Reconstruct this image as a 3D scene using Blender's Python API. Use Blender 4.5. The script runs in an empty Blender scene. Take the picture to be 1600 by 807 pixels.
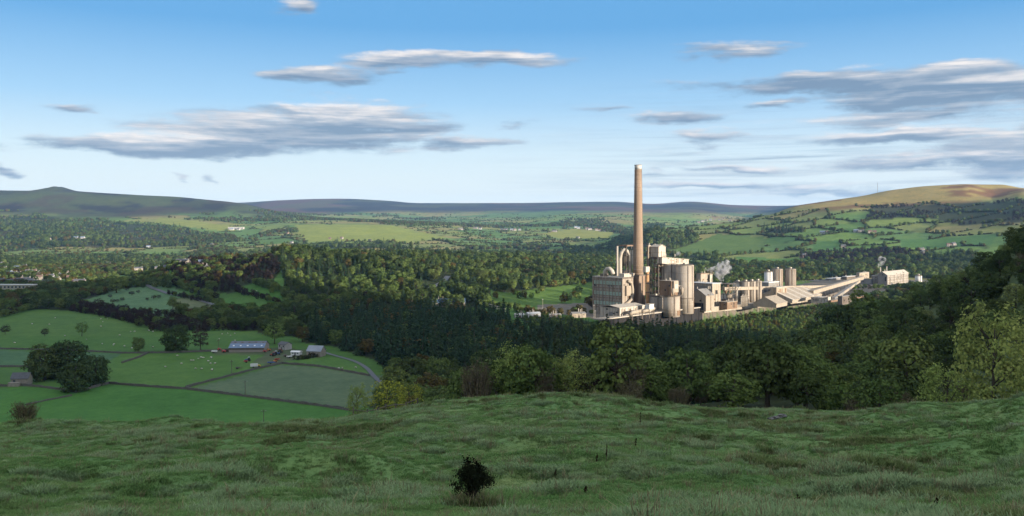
import bpy, bmesh, math, random
import numpy as np
from mathutils import Vector, Matrix

random.seed(7); RNG = np.random.default_rng(11)
R = math.radians
scene = bpy.context.scene
COL = scene.collection

# ---------------------------------------------------------------- camera
F = 1350.0            # focal length in photograph pixels (1600 wide)
VH = 350.0            # row of the eye level
cam_d = bpy.data.cameras.new('camera')
cam = bpy.data.objects.new('camera', cam_d); COL.objects.link(cam)
cam_d.sensor_width = 36.0
cam_d.lens = F / 1600 * 36.0
cam_d.shift_y = -(403.5 - VH) / 1600
cam_d.clip_start = 0.5; cam_d.clip_end = 40000
cam.location = (0, 0, 0); cam.rotation_euler = (R(90), 0, 0)
scene.camera = cam

# ---------------------------------------------------------------- light
SUN_EL = R(9.0)
SUN_TH = R(128.0)      # clockwise from the view axis: behind and to the right
sun_dir = Vector((math.sin(SUN_TH) * math.cos(SUN_EL), math.cos(SUN_TH) * math.cos(SUN_EL), math.sin(SUN_EL)))
sl = bpy.data.lights.new('sun', 'SUN'); sl.energy = 2.9; sl.angle = R(0.6); sl.color = (1.0, 0.86, 0.70)
so = bpy.data.objects.new('sun', sl); COL.objects.link(so)
so.rotation_euler = (-sun_dir).to_track_quat('-Z', 'Y').to_euler()
scene.view_settings.view_transform = 'Standard'
scene.view_settings.look = 'None'
scene.view_settings.gamma = 1.0
scene.view_settings.exposure = 2.04
scene.view_settings.use_curve_mapping = False
SKY_STRENGTH = 0.13

# ---------------------------------------------------------------- node helper
class NT:
    def __init__(s, tree):
        s.t = tree; s.t.nodes.clear()
    def n(s, typ, **kw):
        nd = s.t.nodes.new(typ)
        for k, v in kw.items():
            if k == 'inp':
                for a, b in v.items():
                    if hasattr(b, 'is_linked') or isinstance(b, bpy.types.NodeSocket):
                        s.t.links.new(b, nd.inputs[a])
                    else:
                        nd.inputs[a].default_value = b
            else:
                setattr(nd, k, v)
        return nd
    def m(s, op, a, b=None, c=None, clamp=False):
        nd = s.t.nodes.new('ShaderNodeMath'); nd.operation = op; nd.use_clamp = clamp
        for i, x in enumerate((a, b, c)):
            if x is None: continue
            if isinstance(x, bpy.types.NodeSocket): s.t.links.new(x, nd.inputs[i])
            else: nd.inputs[i].default_value = x
        return nd.outputs[0]
    def mix(s, f, a, b, blend='MIX'):
        nd = s.t.nodes.new('ShaderNodeMix'); nd.data_type = 'RGBA'; nd.blend_type = blend
        for k, x in ((0, f), (6, a), (7, b)):
            if isinstance(x, bpy.types.NodeSocket): s.t.links.new(x, nd.inputs[k])
            else: nd.inputs[k].default_value = (tuple(x) + (1,))[:4] if hasattr(x, '__len__') else x
        return nd.outputs[2]
    def noise(s, vec, scale, detail=4, rough=0.55, dist=0.0):
        nd = s.t.nodes.new('ShaderNodeTexNoise')
        if vec is not None: s.t.links.new(vec, nd.inputs['Vector'])
        nd.inputs['Scale'].default_value = scale; nd.inputs['Detail'].default_value = detail
        nd.inputs['Roughness'].default_value = rough; nd.inputs['Distortion'].default_value = dist
        return nd.outputs[0]
    def ramp(s, f, stops, interp='LINEAR'):
        nd = s.t.nodes.new('ShaderNodeValToRGB'); nd.color_ramp.interpolation = interp
        el = nd.color_ramp.elements
        while len(el) < len(stops): el.new(0.5)
        for e, (p, c) in zip(el, stops):
            e.position = p; e.color = (tuple(c) + (1,))[:4] if hasattr(c, '__len__') else (c, c, c, 1)
        s.t.links.new(f, nd.inputs[0])
        return nd.outputs[0]
    def remap(s, x, a, b, c=0.0, d=1.0, smooth=False):
        nd = s.t.nodes.new('ShaderNodeMapRange'); nd.clamp = True
        if smooth: nd.interpolation_type = 'SMOOTHSTEP'
        s.t.links.new(x, nd.inputs[0])
        for i, v in enumerate((a, b, c, d)): nd.inputs[i + 1].default_value = v
        return nd.outputs[0]
    def link(s, a, b): s.t.links.new(a, b)

# ---------------------------------------------------------------- sky with clouds
world = bpy.data.worlds.new('World'); scene.world = world; world.use_nodes = True
def build_sky():
    N = NT(world.node_tree)
    out = N.n('ShaderNodeOutputWorld'); bg = N.n('ShaderNodeBackground')
    N.link(bg.outputs[0], out.inputs[0])
    sky = N.n('ShaderNodeTexSky'); sky.sky_type = 'NISHITA'; sky.sun_disc = False
    sky.sun_elevation = SUN_EL; sky.sun_rotation = SUN_TH
    sky.altitude = 250; sky.air_density = 1.0; sky.dust_density = 0.6; sky.ozone_density = 2.0
    tc = N.n('ShaderNodeTexCoord'); sep = N.n('ShaderNodeSeparateXYZ'); N.link(tc.outputs['Generated'], sep.inputs[0])
    x, y, z = sep.outputs
    az = N.m('ARCTAN2', x, y); el = N.m('ARCSINE', z)
    # the sky texture, pulled towards the milky horizon and blue upper sky of this evening
    grad = N.ramp(N.remap(el, 0.0, 0.30), [(0.0, SKY_HOR), (0.27, SKY_LOW), (0.46, SKY_MID), (0.74, SKY_TOP)])
    sd = N.n('ShaderNodeVectorMath'); sd.operation = 'DOT_PRODUCT'; N.link(tc.outputs['Generated'], sd.inputs[0]); sd.inputs[1].default_value = tuple(sun_dir)
    away = N.remap(sd.outputs['Value'], 0.80, -0.05, 0.0, 0.97, True)      # towards the sun the sky texture's own glow is left alone
    skyc = N.mix(away, N.mix(1.0, sky.outputs[0], SKY_TINT, 'MULTIPLY'), grad)
    # streaky cloud noise in azimuth / elevation
    def vec(sx, sy, oz=0.0, dy=0.0):
        c = N.n('ShaderNodeCombineXYZ')
        N.link(N.m('MULTIPLY', az, sx), c.inputs[0])
        N.link(N.m('MULTIPLY', N.m('ADD', el, dy), sy), c.inputs[1]); c.inputs[2].default_value = oz
        return c.outputs[0]
    n1 = N.noise(vec(6.5, 50), 1.0, 8, 0.58, 0.5)
    n1b = N.noise(vec(6.5, 50, 0.0, 0.006), 1.0, 8, 0.58, 0.5)
    n2 = N.noise(vec(60, 150, 3.1), 1.0, 6, 0.68, 0.3)
    n3 = N.noise(vec(4, 80, 7.3), 1.0, 5, 0.6, 0.8)
    # the clouds: photograph position, half sizes, tilt, weight
    E = [(260,230,250,17,0,1.2),(450,212,230,30,0,1.3),(540,180,130,28,0,1.25),(640,196,130,14,0,.8),(720,221,85,13,0,.85),
         (500,118,85,18,0,1.0),(610,100,110,16,0,.9),(730,92,170,13,0,.95),(105,170,50,8,0,.75),(22,263,34,13,0,.85),
         (285,277,15,7,0,.6),(328,277,14,7,0,.6),(820,196,42,9,0,.65),(450,10,34,16,0,.65),
         (1300,126,280,19,0,1.2),(1500,140,240,28,0,1.3),(1440,182,190,15,0,.9),(1400,214,160,15,0,1.0),(1570,240,130,36,0,1.1),
         (1400,252,160,15,0,.95),(1064,182,85,13,0,.95),(1110,214,58,14,0,.9),(1150,78,95,13,0,.8),
         (1190,160,100,7,0,.65),(1130,292,200,7,0,.8),(1160,265,70,6,0,.7),(1020,278,40,6,0,.65),(1330,298,180,8,0,.7),
         (950,168,60,6,0,.5),(1740,190,170,60,0,.9),(-150,220,180,26,0,.8)]
    M = None; T = None
    wn = N.n('ShaderNodeTexNoise'); N.link(vec(11, 40, 5.0), wn.inputs['Vector']); wn.inputs['Scale'].default_value = 1.0; wn.inputs['Detail'].default_value = 6
    ws = N.n('ShaderNodeSeparateXYZ'); N.link(wn.outputs['Color'], ws.inputs[0])
    pos = N.n('ShaderNodeCombineXYZ'); N.link(N.m('MULTIPLY_ADD', ws.outputs[0], 0.11, N.m('SUBTRACT', az, 0.055)), pos.inputs[0])
    N.link(N.m('MULTIPLY_ADD', ws.outputs[1], 0.034, N.m('SUBTRACT', el, 0.017)), pos.inputs[1])
    def vm(op, a, *bs):
        nd = N.n('ShaderNodeVectorMath'); nd.operation = op; N.link(a, nd.inputs[0])
        for i, x in enumerate(bs): nd.inputs[i + 1].default_value = x
        return nd
    for (u, v, ru, rv, tilt, w) in E:
        a0 = math.atan((u - 800) / F); e0 = math.atan((VH - v) / F * math.cos(a0))
        ra = ru / F * math.cos(a0) ** 2; re = rv / F * math.cos(a0)
        p = vm('MULTIPLY_ADD', pos.outputs[0], (1 / ra, 1 / re, 0), (-a0 / ra, -e0 / re, 0)).outputs[0]
        d = vm('LENGTH', p).outputs['Value']
        mm = N.m('MULTIPLY_ADD', d, -w, 1.3 * w, clamp=True)
        q = vm('DOT_PRODUCT', p, (0, 1, 0)).outputs['Value']
        M = mm if M is None else N.m('MAXIMUM', M, mm)
        T = N.m('MULTIPLY', mm, q) if T is None else N.m('MULTIPLY_ADD', mm, q, T)
    # brighter cloud added round the sky outside the frame, to lift the ambient light
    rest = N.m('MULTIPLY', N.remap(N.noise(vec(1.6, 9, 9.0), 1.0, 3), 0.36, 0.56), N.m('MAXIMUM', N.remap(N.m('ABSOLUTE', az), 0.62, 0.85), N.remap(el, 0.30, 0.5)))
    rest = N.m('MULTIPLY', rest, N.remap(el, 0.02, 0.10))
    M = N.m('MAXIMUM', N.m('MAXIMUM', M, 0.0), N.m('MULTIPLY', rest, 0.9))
    raw = N.m('ADD', M, N.m('ADD', N.m('MULTIPLY', N.m('SUBTRACT', n1, 0.5), 2.0), N.m('MULTIPLY', N.m('SUBTRACT', n2, 0.5), 0.8)))
    dens = N.m('MULTIPLY', N.remap(raw, 0.05, 0.85, smooth=True), N.remap(M, 0.0, 0.3))
    # thin streaks low in the right half of the view
    wis = N.m('MULTIPLY', N.remap(N.noise(vec(5, 150, 12.0), 1.0, 6, 0.62, 0.8), 0.44, 0.70), N.m('MULTIPLY', N.remap(az, -0.05, 0.22), N.m('MULTIPLY', N.remap(el, 0.012, 0.04), N.remap(el, 0.17, 0.06))))
    dens = N.m('MAXIMUM', dens, N.m('MULTIPLY', wis, 0.75))
    lit = N.m('ADD', N.m('MULTIPLY', N.m('SUBTRACT', n1, n1b), 1.8), N.m('MULTIPLY', T, 0.80))
    lit = N.m('ADD', lit, N.m('ADD', N.m('MULTIPLY', N.m('SUBTRACT', n2, 0.5), 0.22), N.m('MULTIPLY', N.m('SUBTRACT', n3, 0.5), 1.9)))
    litf = N.m('ADD', N.m('MULTIPLY', lit, 1.0), 0.30, clamp=True)
    cc = N.ramp(litf, [(0.0, CLOUD_DARK), (0.42, CLOUD_MID), (0.95, CLOUD_LIT)])
    cc = N.mix(N.remap(rest, 0.0, 0.5), cc, FILL_CLOUD)      # added cloud out of view is set bright to fill the shade
    cov = N.m('MULTIPLY', dens, 0.88)
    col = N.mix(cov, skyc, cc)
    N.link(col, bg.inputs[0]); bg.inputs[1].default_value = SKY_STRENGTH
# colours below are scene radiance divided by SKY_STRENGTH
SKY_TINT = (1.0, 1.0, 1.0)
SKY_HOR = (1.940, 1.885, 1.684); SKY_LOW = (1.327, 1.610, 1.757); SKY_MID = (0.714, 1.208, 1.702); SKY_TOP = (0.247, 0.750, 1.427)
CLOUD_DARK = (0.372, 0.521, 0.744); CLOUD_MID = (0.837, 0.930, 1.069); CLOUD_LIT = (2.000, 1.823, 1.674); FILL_CLOUD = (2.1, 1.95, 1.8)
build_sky()
world.cycles.sampling_method = 'NONE'

# ---------------------------------------------------------------- terrain
def vnoise(x, y, seed=0):
    xi = np.floor(x).astype(np.int64); yi = np.floor(y).astype(np.int64)
    xf = x - xi; yf = y - yi
    xf = xf * xf * xf * (xf * (xf * 6 - 15) + 10); yf = yf * yf * yf * (yf * (yf * 6 - 15) + 10)
    def h(a, b):
        n = (a * 374761393 + b * 668265263 + seed * 974634721) & 0x7fffffff
        n = ((n ^ (n >> 13)) * 1274126177) & 0x7fffffff
        n = (n ^ (n >> 16)) & 0xffff
        return n / 65535.0 * 2 - 1
    a = h(xi, yi); b = h(xi + 1, yi); c = h(xi, yi + 1); d = h(xi + 1, yi + 1)
    return (a * (1 - xf) + b * xf) * (1 - yf) + (c * (1 - xf) + d * xf) * yf
def fbm(x, y, scale, oct=4, seed=0, gain=0.5):
    s = 0; a = 1; t = 0
    for i in range(oct):
        s = s + a * vnoise(x / scale + 17.3 * i, y / scale - 9.1 * i, seed + i); t += a; a *= gain; scale /= 2.03
    return s / t

NEAR = [(1, -1.9), (10, -4.4), (20, -6.95), (24.0, -8.2)]
PL = -91.0
def ridge8(v): return (VH - v) / F * 8500
# (photo column): list of (depth, height) from the eye
C = {}
C[-500] = NEAR + [(50,-13.6),(80,-19),(105,-24),(140,-36),(190,-55),(260,-78),(340,-90),(1000,-90),(2200,-92),(2700,-60),(3600,0),(4400,80),(5200,190),(7000,180),(12000,150)]
C[0]    = NEAR + [(50,-13.7),(70,-17.7),(100,-23.0),(135,-35),(180,-53),(250,-76),(330,-90),(450,-91),(1000,-91),(1400,-92),(2100,-95),(2500,-86),(3000,-52),(3600,-5),(4200,60),(5000,194),(5400,196),(7000,120),(8500,170),(14000,60)]
C[100]  = NEAR + [(50,-13.7),(70,-17.7),(100,-23.1),(135,-35),(180,-53),(250,-76),(330,-90),(450,-91),(1000,-91),(1400,-92),(2100,-95),(2500,-86),(3000,-52),(3600,-5),(4200,58),(5000,190),(5400,192),(7000,120),(8500,170),(14000,60)]
C[200]  = NEAR + [(50,-13.7),(70,-17.7),(100,-23.1),(135,-35),(180,-53),(250,-76),(330,-90),(450,-91),(900,-91),(1080,-89),(1250,-85),(1400,-92),(2100,-95),(2500,-86),(3000,-55),(3600,-10),(4200,48),(5000,167),(5400,165),(7000,120),(8500,190),(14000,60)]
C[300]  = NEAR + [(50,-13.7),(70,-17.7),(100,-23.0),(135,-35),(180,-53),(250,-76),(330,-90),(450,-91),(900,-91),(1020,-86),(1150,-66),(1260,-55),(1400,-72),(1700,-92),(2100,-94),(2500,-86),(3000,-58),(3600,-14),(4200,40),(5000,144),(5400,140),(7000,120),(8500,200),(14000,60)]
C[380]  = NEAR + [(50,-13.6),(70,-17.6),(102,-23.4),(135,-35),(180,-53),(250,-76),(330,-90),(450,-91),(850,-90.5),(1000,-80),(1120,-62),(1260,-50),(1400,-62),(1700,-91),(2100,-93),(2500,-84),(3000,-58),(3600,-18),(4200,28),(5000,116),(5600,100),(7000,120),(8500,ridge8(317)),(14000,60)]
C[450]  = NEAR + [(50,-13.5),(70,-17.5),(104,-23.7),(135,-35),(180,-53),(250,-76),(330,-90),(450,-91),(850,-90),(980,-76),(1100,-54),(1210,-39),(1350,-50),(1700,-89),(2100,-92),(2500,-78),(3000,-50),(3600,-12),(4200,22),(5000,60),(6000,70),(7200,150),(8500,ridge8(313)),(14000,60)]
C[530]  = NEAR + [(50,-13.5),(70,-17.4),(106,-24.0),(135,-34),(180,-53),(250,-75),(330,-89),(450,-91),(850,-90),(1000,-77),(1130,-58),(1260,-47),(1450,-55),(1800,-88),(2200,-90),(2600,-68),(3000,-48),(3600,-8),(4200,14),(5000,20),(6000,60),(7200,150),(8500,ridge8(311)),(14000,60)]
C[600]  = NEAR + [(50,-13.4),(75,-17.7),(110,-23.8),(145,-35),(190,-51),(260,-72),(340,-86),(450,-91),(850,-90),(1050,-70),(1250,-52),(1500,-55),(1850,-86),(2300,-90),(2700,-66),(3100,-44),(3600,-8),(4200,4),(5000,10),(6000,55),(7200,140),(8500,ridge8(314)),(14000,60)]
C[660]  = NEAR + [(50,-13.3),(80,-18.0),(116,-24.1),(150,-34),(200,-50),(270,-68),(350,-84),(470,-91),(850,-90),(1080,-70),(1300,-54),(1550,-58),(1900,-86),(2400,-90),(2800,-66),(3300,-38),(3900,-6),(4600,2),(5400,20),(6400,65),(7400,140),(8500,ridge8(318)),(14000,60)]
C[800]  = NEAR + [(50,-13.2),(80,-17.9),(120,-23.8),(155,-33),(215,-48),(290,-66),(380,-84),(480,-91),(900,-90),(1200,-76),(1500,-63),(1800,-70),(2300,-88),(2700,-80),(3400,-48),(4200,-10),(5200,25),(6400,70),(7400,140),(8500,ridge8(318)),(14000,60)]
C[900]  = NEAR + [(50,-13.2),(80,-17.8),(120,-23.5),(155,-32),(215,-45),(300,-65),(390,-83),(490,-91),(1000,-91),(1500,-74),(1850,-74),(2300,-86),(2700,-76),(3400,-42),(4200,0),(5200,45),(6400,95),(7400,150),(8500,ridge8(316.5)),(14000,60)]
C[960]  = NEAR + [(50,-13.2),(80,-17.9),(119,-23.6),(155,-32),(215,-45),(300,-65),(400,-84),(500,-91),(1050,-91),(1500,-80),(1900,-78),(2400,-80),(2800,-66),(3400,-40),(4200,0),(5200,52),(6400,95),(7400,150),(8500,ridge8(316)),(14000,60)]
C[1020] = NEAR + [(50,-13.3),(80,-18.2),(116,-24.0),(155,-33),(215,-45),(300,-64),(400,-84),(520,-91),(1200,-91),(1700,-86),(2100,-62),(2500,-22),(2800,-35),(3400,-40),(4200,-5),(5200,48),(6400,90),(7400,140),(8500,ridge8(319)),(14000,60)]
C[1075] = NEAR + [(50,-13.3),(80,-18.3),(116,-24.3),(155,-33),(215,-45),(300,-63),(400,-83),(530,-91),(1300,-91),(1700,-87),(2150,-62),(2500,-30),(2750,-12),(3100,-30),(3700,-30),(4400,0),(5400,50),(6400,95),(7400,150),(8500,ridge8(316)),(14000,60)]
C[1150] = NEAR + [(50,-13.3),(80,-18.4),(115,-24.2),(155,-33),(220,-45),(310,-63),(420,-83),(560,-91),(1350,-91),(1700,-87),(2200,-55),(2500,-18),(2750,5),(3100,-10),(4000,-20),(5000,15),(6400,60),(7400,120),(8500,ridge8(321)),(14000,60)]
C[1200] = NEAR + [(50,-13.4),(80,-18.5),(115,-24.4),(155,-33),(225,-45),(320,-63),(430,-82),(590,-91),(1400,-91),(1750,-86),(2200,-50),(2500,-8),(2750,28),(3100,25),(4000,20),(5000,15),(6400,50),(7400,110),(8500,ridge8(322)),(14000,60)]
C[1250] = NEAR + [(50,-13.4),(80,-18.6),(115,-24.6),(155,-33),(230,-45),(330,-62),(450,-79),(640,-91),(1400,-91),(1750,-86),(2150,-44),(2550,16),(2850,62),(3200,60),(4000,50),(8500,ridge8(323)),(14000,60)]
C[1310] = NEAR + [(50,-13.4),(80,-18.7),(115,-24.7),(135,-31),(160,-39),(230,-52),(330,-60),(450,-65),(540,-64),(660,-84),(760,-91),(1400,-91),(1700,-86),(2150,-38),(2600,40),(2870,81),(3300,70),(4500,60),(8500,170),(14000,60)]
C[1400] = NEAR + [(50,-13.3),(80,-18.6),(112,-24.0),(132,-30.5),(155,-38),(210,-47),(330,-57),(430,-55),(520,-52),(620,-69),(720,-86),(850,-91),(1400,-91),(1700,-84),(2100,-36),(2600,50),(2900,116),(3400,100),(4500,80),(8500,170),(14000,60)]
C[1450] = NEAR + [(50,-13.2),(80,-18.5),(111,-23.7),(130,-30.5),(155,-38),(210,-46),(330,-52),(420,-46),(500,-43),(600,-59),(720,-82),(850,-91),(1400,-91),(1700,-83),(2100,-32),(2550,50),(2900,128),(3400,110),(4500,80),(8500,170),(14000,60)]
C[1500] = NEAR + [(50,-13.1),(80,-18.2),(110,-23.4),(128,-30),(155,-37),(210,-43),(330,-44),(420,-36),(480,-34.5),(580,-50),(720,-80),(850,-91),(1400,-91),(1650,-83),(2050,-30),(2500,50),(2900,134),(3500,110),(4500,80),(8500,170),(14000,60)]
C[1560] = NEAR + [(50,-12.6),(75,-16.4),(105,-21.8),(124,-28.5),(155,-35),(210,-38),(330,-32),(400,-23),(450,-21),(550,-36),(680,-68),(850,-90),(1400,-90),(1650,-81),(2000,-25),(2350,40),(2650,84),(2900,134),(3500,110),(4500,80),(8500,170),(14000,60)]
C[1600] = NEAR + [(50,-12.0),(75,-15.4),(100,-20.3),(120,-27),(155,-33),(210,-34),(320,-19.5),(380,-12),(430,-11),(520,-23.5),(650,-63.5),(820,-88),(1450,-90),(1650,-80),(2000,-15),(2300,45),(2600,94),(2900,119),(3500,110),(4500,80),(8500,170),(14000,60)]
C[1750] = NEAR + [(50,-11.4),(100,-17.0),(155,-20),(230,-16),(320,-6),(400,-2),(470,-10),(600,-45),(800,-82),(1000,-90),(1400,-88),(1650,-75),(2000,-5),(2500,80),(3000,120),(4500,100),(8500,170),(14000,60)]
C[2000] = NEAR + [(50,-10.5),(100,-14.0),(155,-14),(230,-7),(320,4),(420,0),(520,-22),(650,-52),(850,-80),(1500,-75),(2000,0),(2700,100),(4500,100),(8500,170),(14000,60)]
cols = []
for u, L in C.items():
    t = (u - 800) / F; th = math.atan(t); c = math.cos(th)
    cols.append((th, [(Y / c, z) for Y, z in L]))
def back(deg, L): cols.append((R(deg), L))
back(62,  [(1,-1.9),(20,-5.5),(50,-8),(100,-8),(230,6),(400,16),(550,14),(750,2),(1000,-20),(1400,-40),(2000,0),(3000,80),(14000,60)])
back(80,  [(1,-1.8),(20,-4),(50,-4),(100,2),(230,20),(400,38),(600,50),(900,50),(1300,50),(2500,60),(14000,80)])
back(100, [(1,-1.7),(20,-1),(50,3),(100,13),(230,38),(400,66),(700,95),(1000,115),(1600,120),(2500,130),(14000,100)])
back(128, [(1,-1.7),(20,2),(50,9),(100,21),(230,52),(400,85),(700,128),(1000,150),(1600,160),(2500,170),(14000,120)])
back(160, [(1,-1.7),(20,3),(50,11),(100,24),(230,58),(400,92),(700,140),(1000,160),(1600,170),(2500,170),(14000,120)])
back(195, [(1,-1.7),(20,2.5),(50,9),(100,20),(230,48),(400,80),(700,125),(1000,160),(1600,200),(14000,120)])
back(230, [(1,-1.7),(20,0),(50,3),(100,7),(230,18),(400,34),(700,60),(1000,80),(1600,100),(14000,120)])
back(265, [(1,-1.8),(20,-4),(50,-8),(100,-14),(230,-30),(400,-46),(700,-60),(1000,-66),(2000,-70),(14000,60)])
back(298, [(1,-1.9),(20,-6),(50,-12),(100,-21),(190,-46),(260,-64),(400,-84),(1000,-90),(2200,-92),(3500,0),(5200,150),(14000,120)])
cols.sort(key=lambda a: a[0] % (2 * math.pi))
TWO = 2 * math.pi
# mesh rings and columns
rr = [1.0]
while rr[-1] < 19: rr.append(rr[-1] * 1.22)
rr = [r for r in rr if r < 19] + [20.0]
while rr[-1] < 150: rr.append(rr[-1] * 1.0085)
while rr[-1] < 14000: rr.append(rr[-1] * 1.0115)
rr = np.array(rr)
th_f = np.arange(-31.6, 31.61, 0.135)
th_all = np.concatenate([th_f, np.arange(32.4, 60, 1.0), np.arange(60, 300, 3.0), np.arange(300, 328.0, 1.0)])
th_all = np.radians(th_all)
NTH, NR = len(th_all), len(rr)
def pchip(xs, ys, x):
    xs = np.array(xs, float); ys = np.array(ys, float)
    h = np.diff(xs); dl = np.diff(ys) / h
    d = np.zeros_like(xs)
    w1 = 2 * h[1:] + h[:-1]; w2 = h[1:] + 2 * h[:-1]
    ok = dl[:-1] * dl[1:] > 0
    with np.errstate(divide='ignore', invalid='ignore'):
        d[1:-1] = np.where(ok, (w1 + w2) / (w1 / dl[:-1] + w2 / dl[1:]), 0)
    d[0] = dl[0]; d[-1] = dl[-1]
    x = np.clip(x, xs[0], xs[-1]); i = np.clip(np.searchsorted(xs, x) - 1, 0, len(h) - 1)
    s = (x - xs[i]) / h[i]
    return (ys[i] * (1 + 2 * s) * (1 - s) ** 2 + h[i] * d[i] * s * (1 - s) ** 2 + ys[i + 1] * s * s * (3 - 2 * s) + h[i] * d[i + 1] * s * s * (s - 1))
prof = []; cth = []
for th, L in cols:
    a, b = zip(*L); prof.append(pchip(np.log(a), b, np.log(rr))); cth.append(th % TWO)
cth = np.array(cth); prof = np.array(prof)
cth3 = np.concatenate([cth - TWO, cth, cth + TWO]); prof3 = np.concatenate([prof] * 3)
ZG = np.zeros((NTH, NR))
tq = th_all % TWO
for j in range(NR): ZG[:, j] = pchip(cth3, prof3[:, j], tq)
THG, RG = np.meshgrid(th_all, rr, indexing='ij')
XG = RG * np.sin(THG); YG = RG * np.cos(THG)
def sstep(a, b, x):
    t = np.clip((x - a) / (b - a), 0, 1); return t * t * (3 - 2 * t)
# relief
ZG += sstep(20, 40, RG) * (1 - sstep(130, 260, RG)) * (0.62 * fbm(XG, YG, 14, 3, 3) + 0.46 * fbm(XG, YG, 4.2, 3, 5) + 0.14 * fbm(XG, YG, 1.5, 2, 6) + 0.30 * fbm(XG * .4, YG * 1.5, 6, 3, 7) + 0.8 * np.maximum(fbm(XG, YG * 1.4, 24, 2, 9) - 0.1, 0))
ZG += sstep(1500, 3000, RG) * (9.0 * fbm(XG, YG, 620, 4, 21) + 3 * fbm(XG, YG, 160, 3, 23)) * (1 - 0.6 * sstep(4500, 8000, RG))
ZG += sstep(300, 700, RG) * (1 - sstep(1500, 3000, RG)) * 0.5 * fbm(XG, YG, 90, 3, 31) * 2
# mounds on the near bank
def uvY(u, Y): return ((u - 800) / F * Y, Y)
for (u, Y, a, rx, ry) in [(1370,92,1.1,3.2,2.2),(1215,98,.7,2.4,1.6),(1560,62,1.3,6,5),(1500,50,.8,5,4),(1240,60,.7,8,3),(930,104,1.0,9,4),(760,112,.8,8,3),(100,42,.7,5,3),(240,36,.5,3,2),(1080,66,.5,7,3),(560,44,.35,4,3),(150,96,.5,12,4),(1450,100,.9,6,4)]:
    cx, cy = uvY(u, Y)
    ZG += a * np.exp(-((XG - cx) / rx) ** 2 - ((YG - cy) / ry) ** 2)
ZG -= 0.55 * sstep(55, 95, RG) * (1 - sstep(130, 200, RG))
# the pointed summit on the left skyline
cx, cy = uvY(90, 5050)
ZG += 30 * np.exp(-(np.abs(XG - cx) / 62) ** 1.5 - ((YG - cy) / 160) ** 2)
# unseen high moor added behind the viewer, shaped to shade the near valley
_a = XG * math.sin(SUN_TH) + YG * math.cos(SUN_TH); _s = -XG * math.cos(SUN_TH) + YG * math.sin(SUN_TH)
ZG += 290 * np.exp(-((_a - 1400) / 560) ** 2) * (1 - sstep(540, 740, _s)) * sstep(-2200, -700, _s) * sstep(150, 700, RG)

# ground in front of the works' retaining wall lies lower
_wx, _wy = uvY(944, 796); _px = (XG - _wx) * math.sqrt(.5) + (YG - _wy) * math.sqrt(.5); _py = -(XG - _wx) * math.sqrt(.5) + (YG - _wy) * math.sqrt(.5)
ZG -= 12.0 * (1 - sstep(2.0, 13.0, _py)) * sstep(-60, -8, _px) * (1 - sstep(470, 540, _px)) * sstep(470, 640, YG) * (RG > 300)
lr = np.log(rr)
thu = np.unwrap(th_all)
def hz(X, Y):
    X = np.asarray(X, float); Y = np.asarray(Y, float)
    r = np.log(np.clip(np.hypot(X, Y), 1.01, 13900)); th = np.arctan2(X, Y)
    th = np.where(th < thu[0], th + TWO, th)
    i = np.clip(np.searchsorted(thu, th) - 1, 0, NTH - 1); i2 = (i + 1) % NTH
    t1 = np.where(i + 1 < NTH, thu[i2], thu[0] + TWO)
    a = (th - thu[i]) / (t1 - thu[i])
    j = np.clip(np.searchsorted(lr, r) - 1, 0, NR - 2); b = (r - lr[j]) / (lr[j + 1] - lr[j])
    return (ZG[i, j] * (1 - a) + ZG[i2, j] * a) * (1 - b) + (ZG[i, j + 1] * (1 - a) + ZG[i2, j + 1] * a) * b
def hz1(x, y): return float(hz(np.array([x]), np.array([y]))[0])
_Ym = np.exp(np.arange(math.log(135), math.log(9500), 0.002))
_Yn = np.exp(np.arange(math.log(22), math.log(135), 0.002))
def G(u, v, near=False, ymin=None):
    """the point of the ground seen at a place of the photograph"""
    Ys = _Yn if near else (_Ym if ymin is None else _Ym[_Ym > ymin])
    z = -(v - VH) / F * Ys
    h = hz((u - 800) / F * Ys, Ys)
    k = np.argmax(h >= z)
    if not (h >= z).any(): k = np.argmin(z - h)
    Y = Ys[k]; x = (u - 800) / F * Y
    return Vector((x, Y, float(h[k])))
def P(u, v, Y): return Vector(((u - 800) / F * Y, Y, -(v - VH) / F * Y))
def WP(u, Y):
    x = (u - 800) / F * Y; return Vector((x, Y, hz1(x, Y)))
def inpoly(X, Y, poly):
    ins = np.zeros(X.shape, bool); n = len(poly)
    xs = [p[0] for p in poly]; ys = [p[1] for p in poly]
    bb = (X > min(xs)) & (X < max(xs)) & (Y > min(ys)) & (Y < max(ys))
    Xb, Yb = X[bb], Y[bb]; r = np.zeros(Xb.shape, bool)
    j = n - 1
    for i in range(n):
        c = ((ys[i] > Yb) != (ys[j] > Yb)) & (Xb < (xs[j] - xs[i]) * (Yb - ys[i]) / (ys[j] - ys[i] + 1e-12) + xs[i])
        r ^= c; j = i
    ins[bb] = r
    return ins
def gp(pts, ymin=None): return [tuple(G(u, v, ymin=ymin)[:2]) for u, v in pts]
def yp(pts): return [uvY(u, Y) for u, Y in pts]

def tag(o, label=None, cat=None, group=None, kind=None):
    if label: o['label'] = label
    if cat: o['category'] = cat
    if group: o['group'] = group
    if kind: o['kind'] = kind
    return o
# ---------------------------------------------------------------- land cover of the ground sheet (surface colours, with sunlight painted into a few far fields)
X, Y, Z = XG, YG, ZG
COLR = np.zeros(X.shape + (3,)); ROUGH = np.zeros(X.shape)
def setc(mask, c, k=1.0):
    m = np.asarray(mask, float)[..., None] * k
    global COLR
    COLR = COLR * (1 - m) + np.array(c) * m
PAST = (0.062, 0.135, 0.030)
setc(np.ones(X.shape), PAST)
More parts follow.
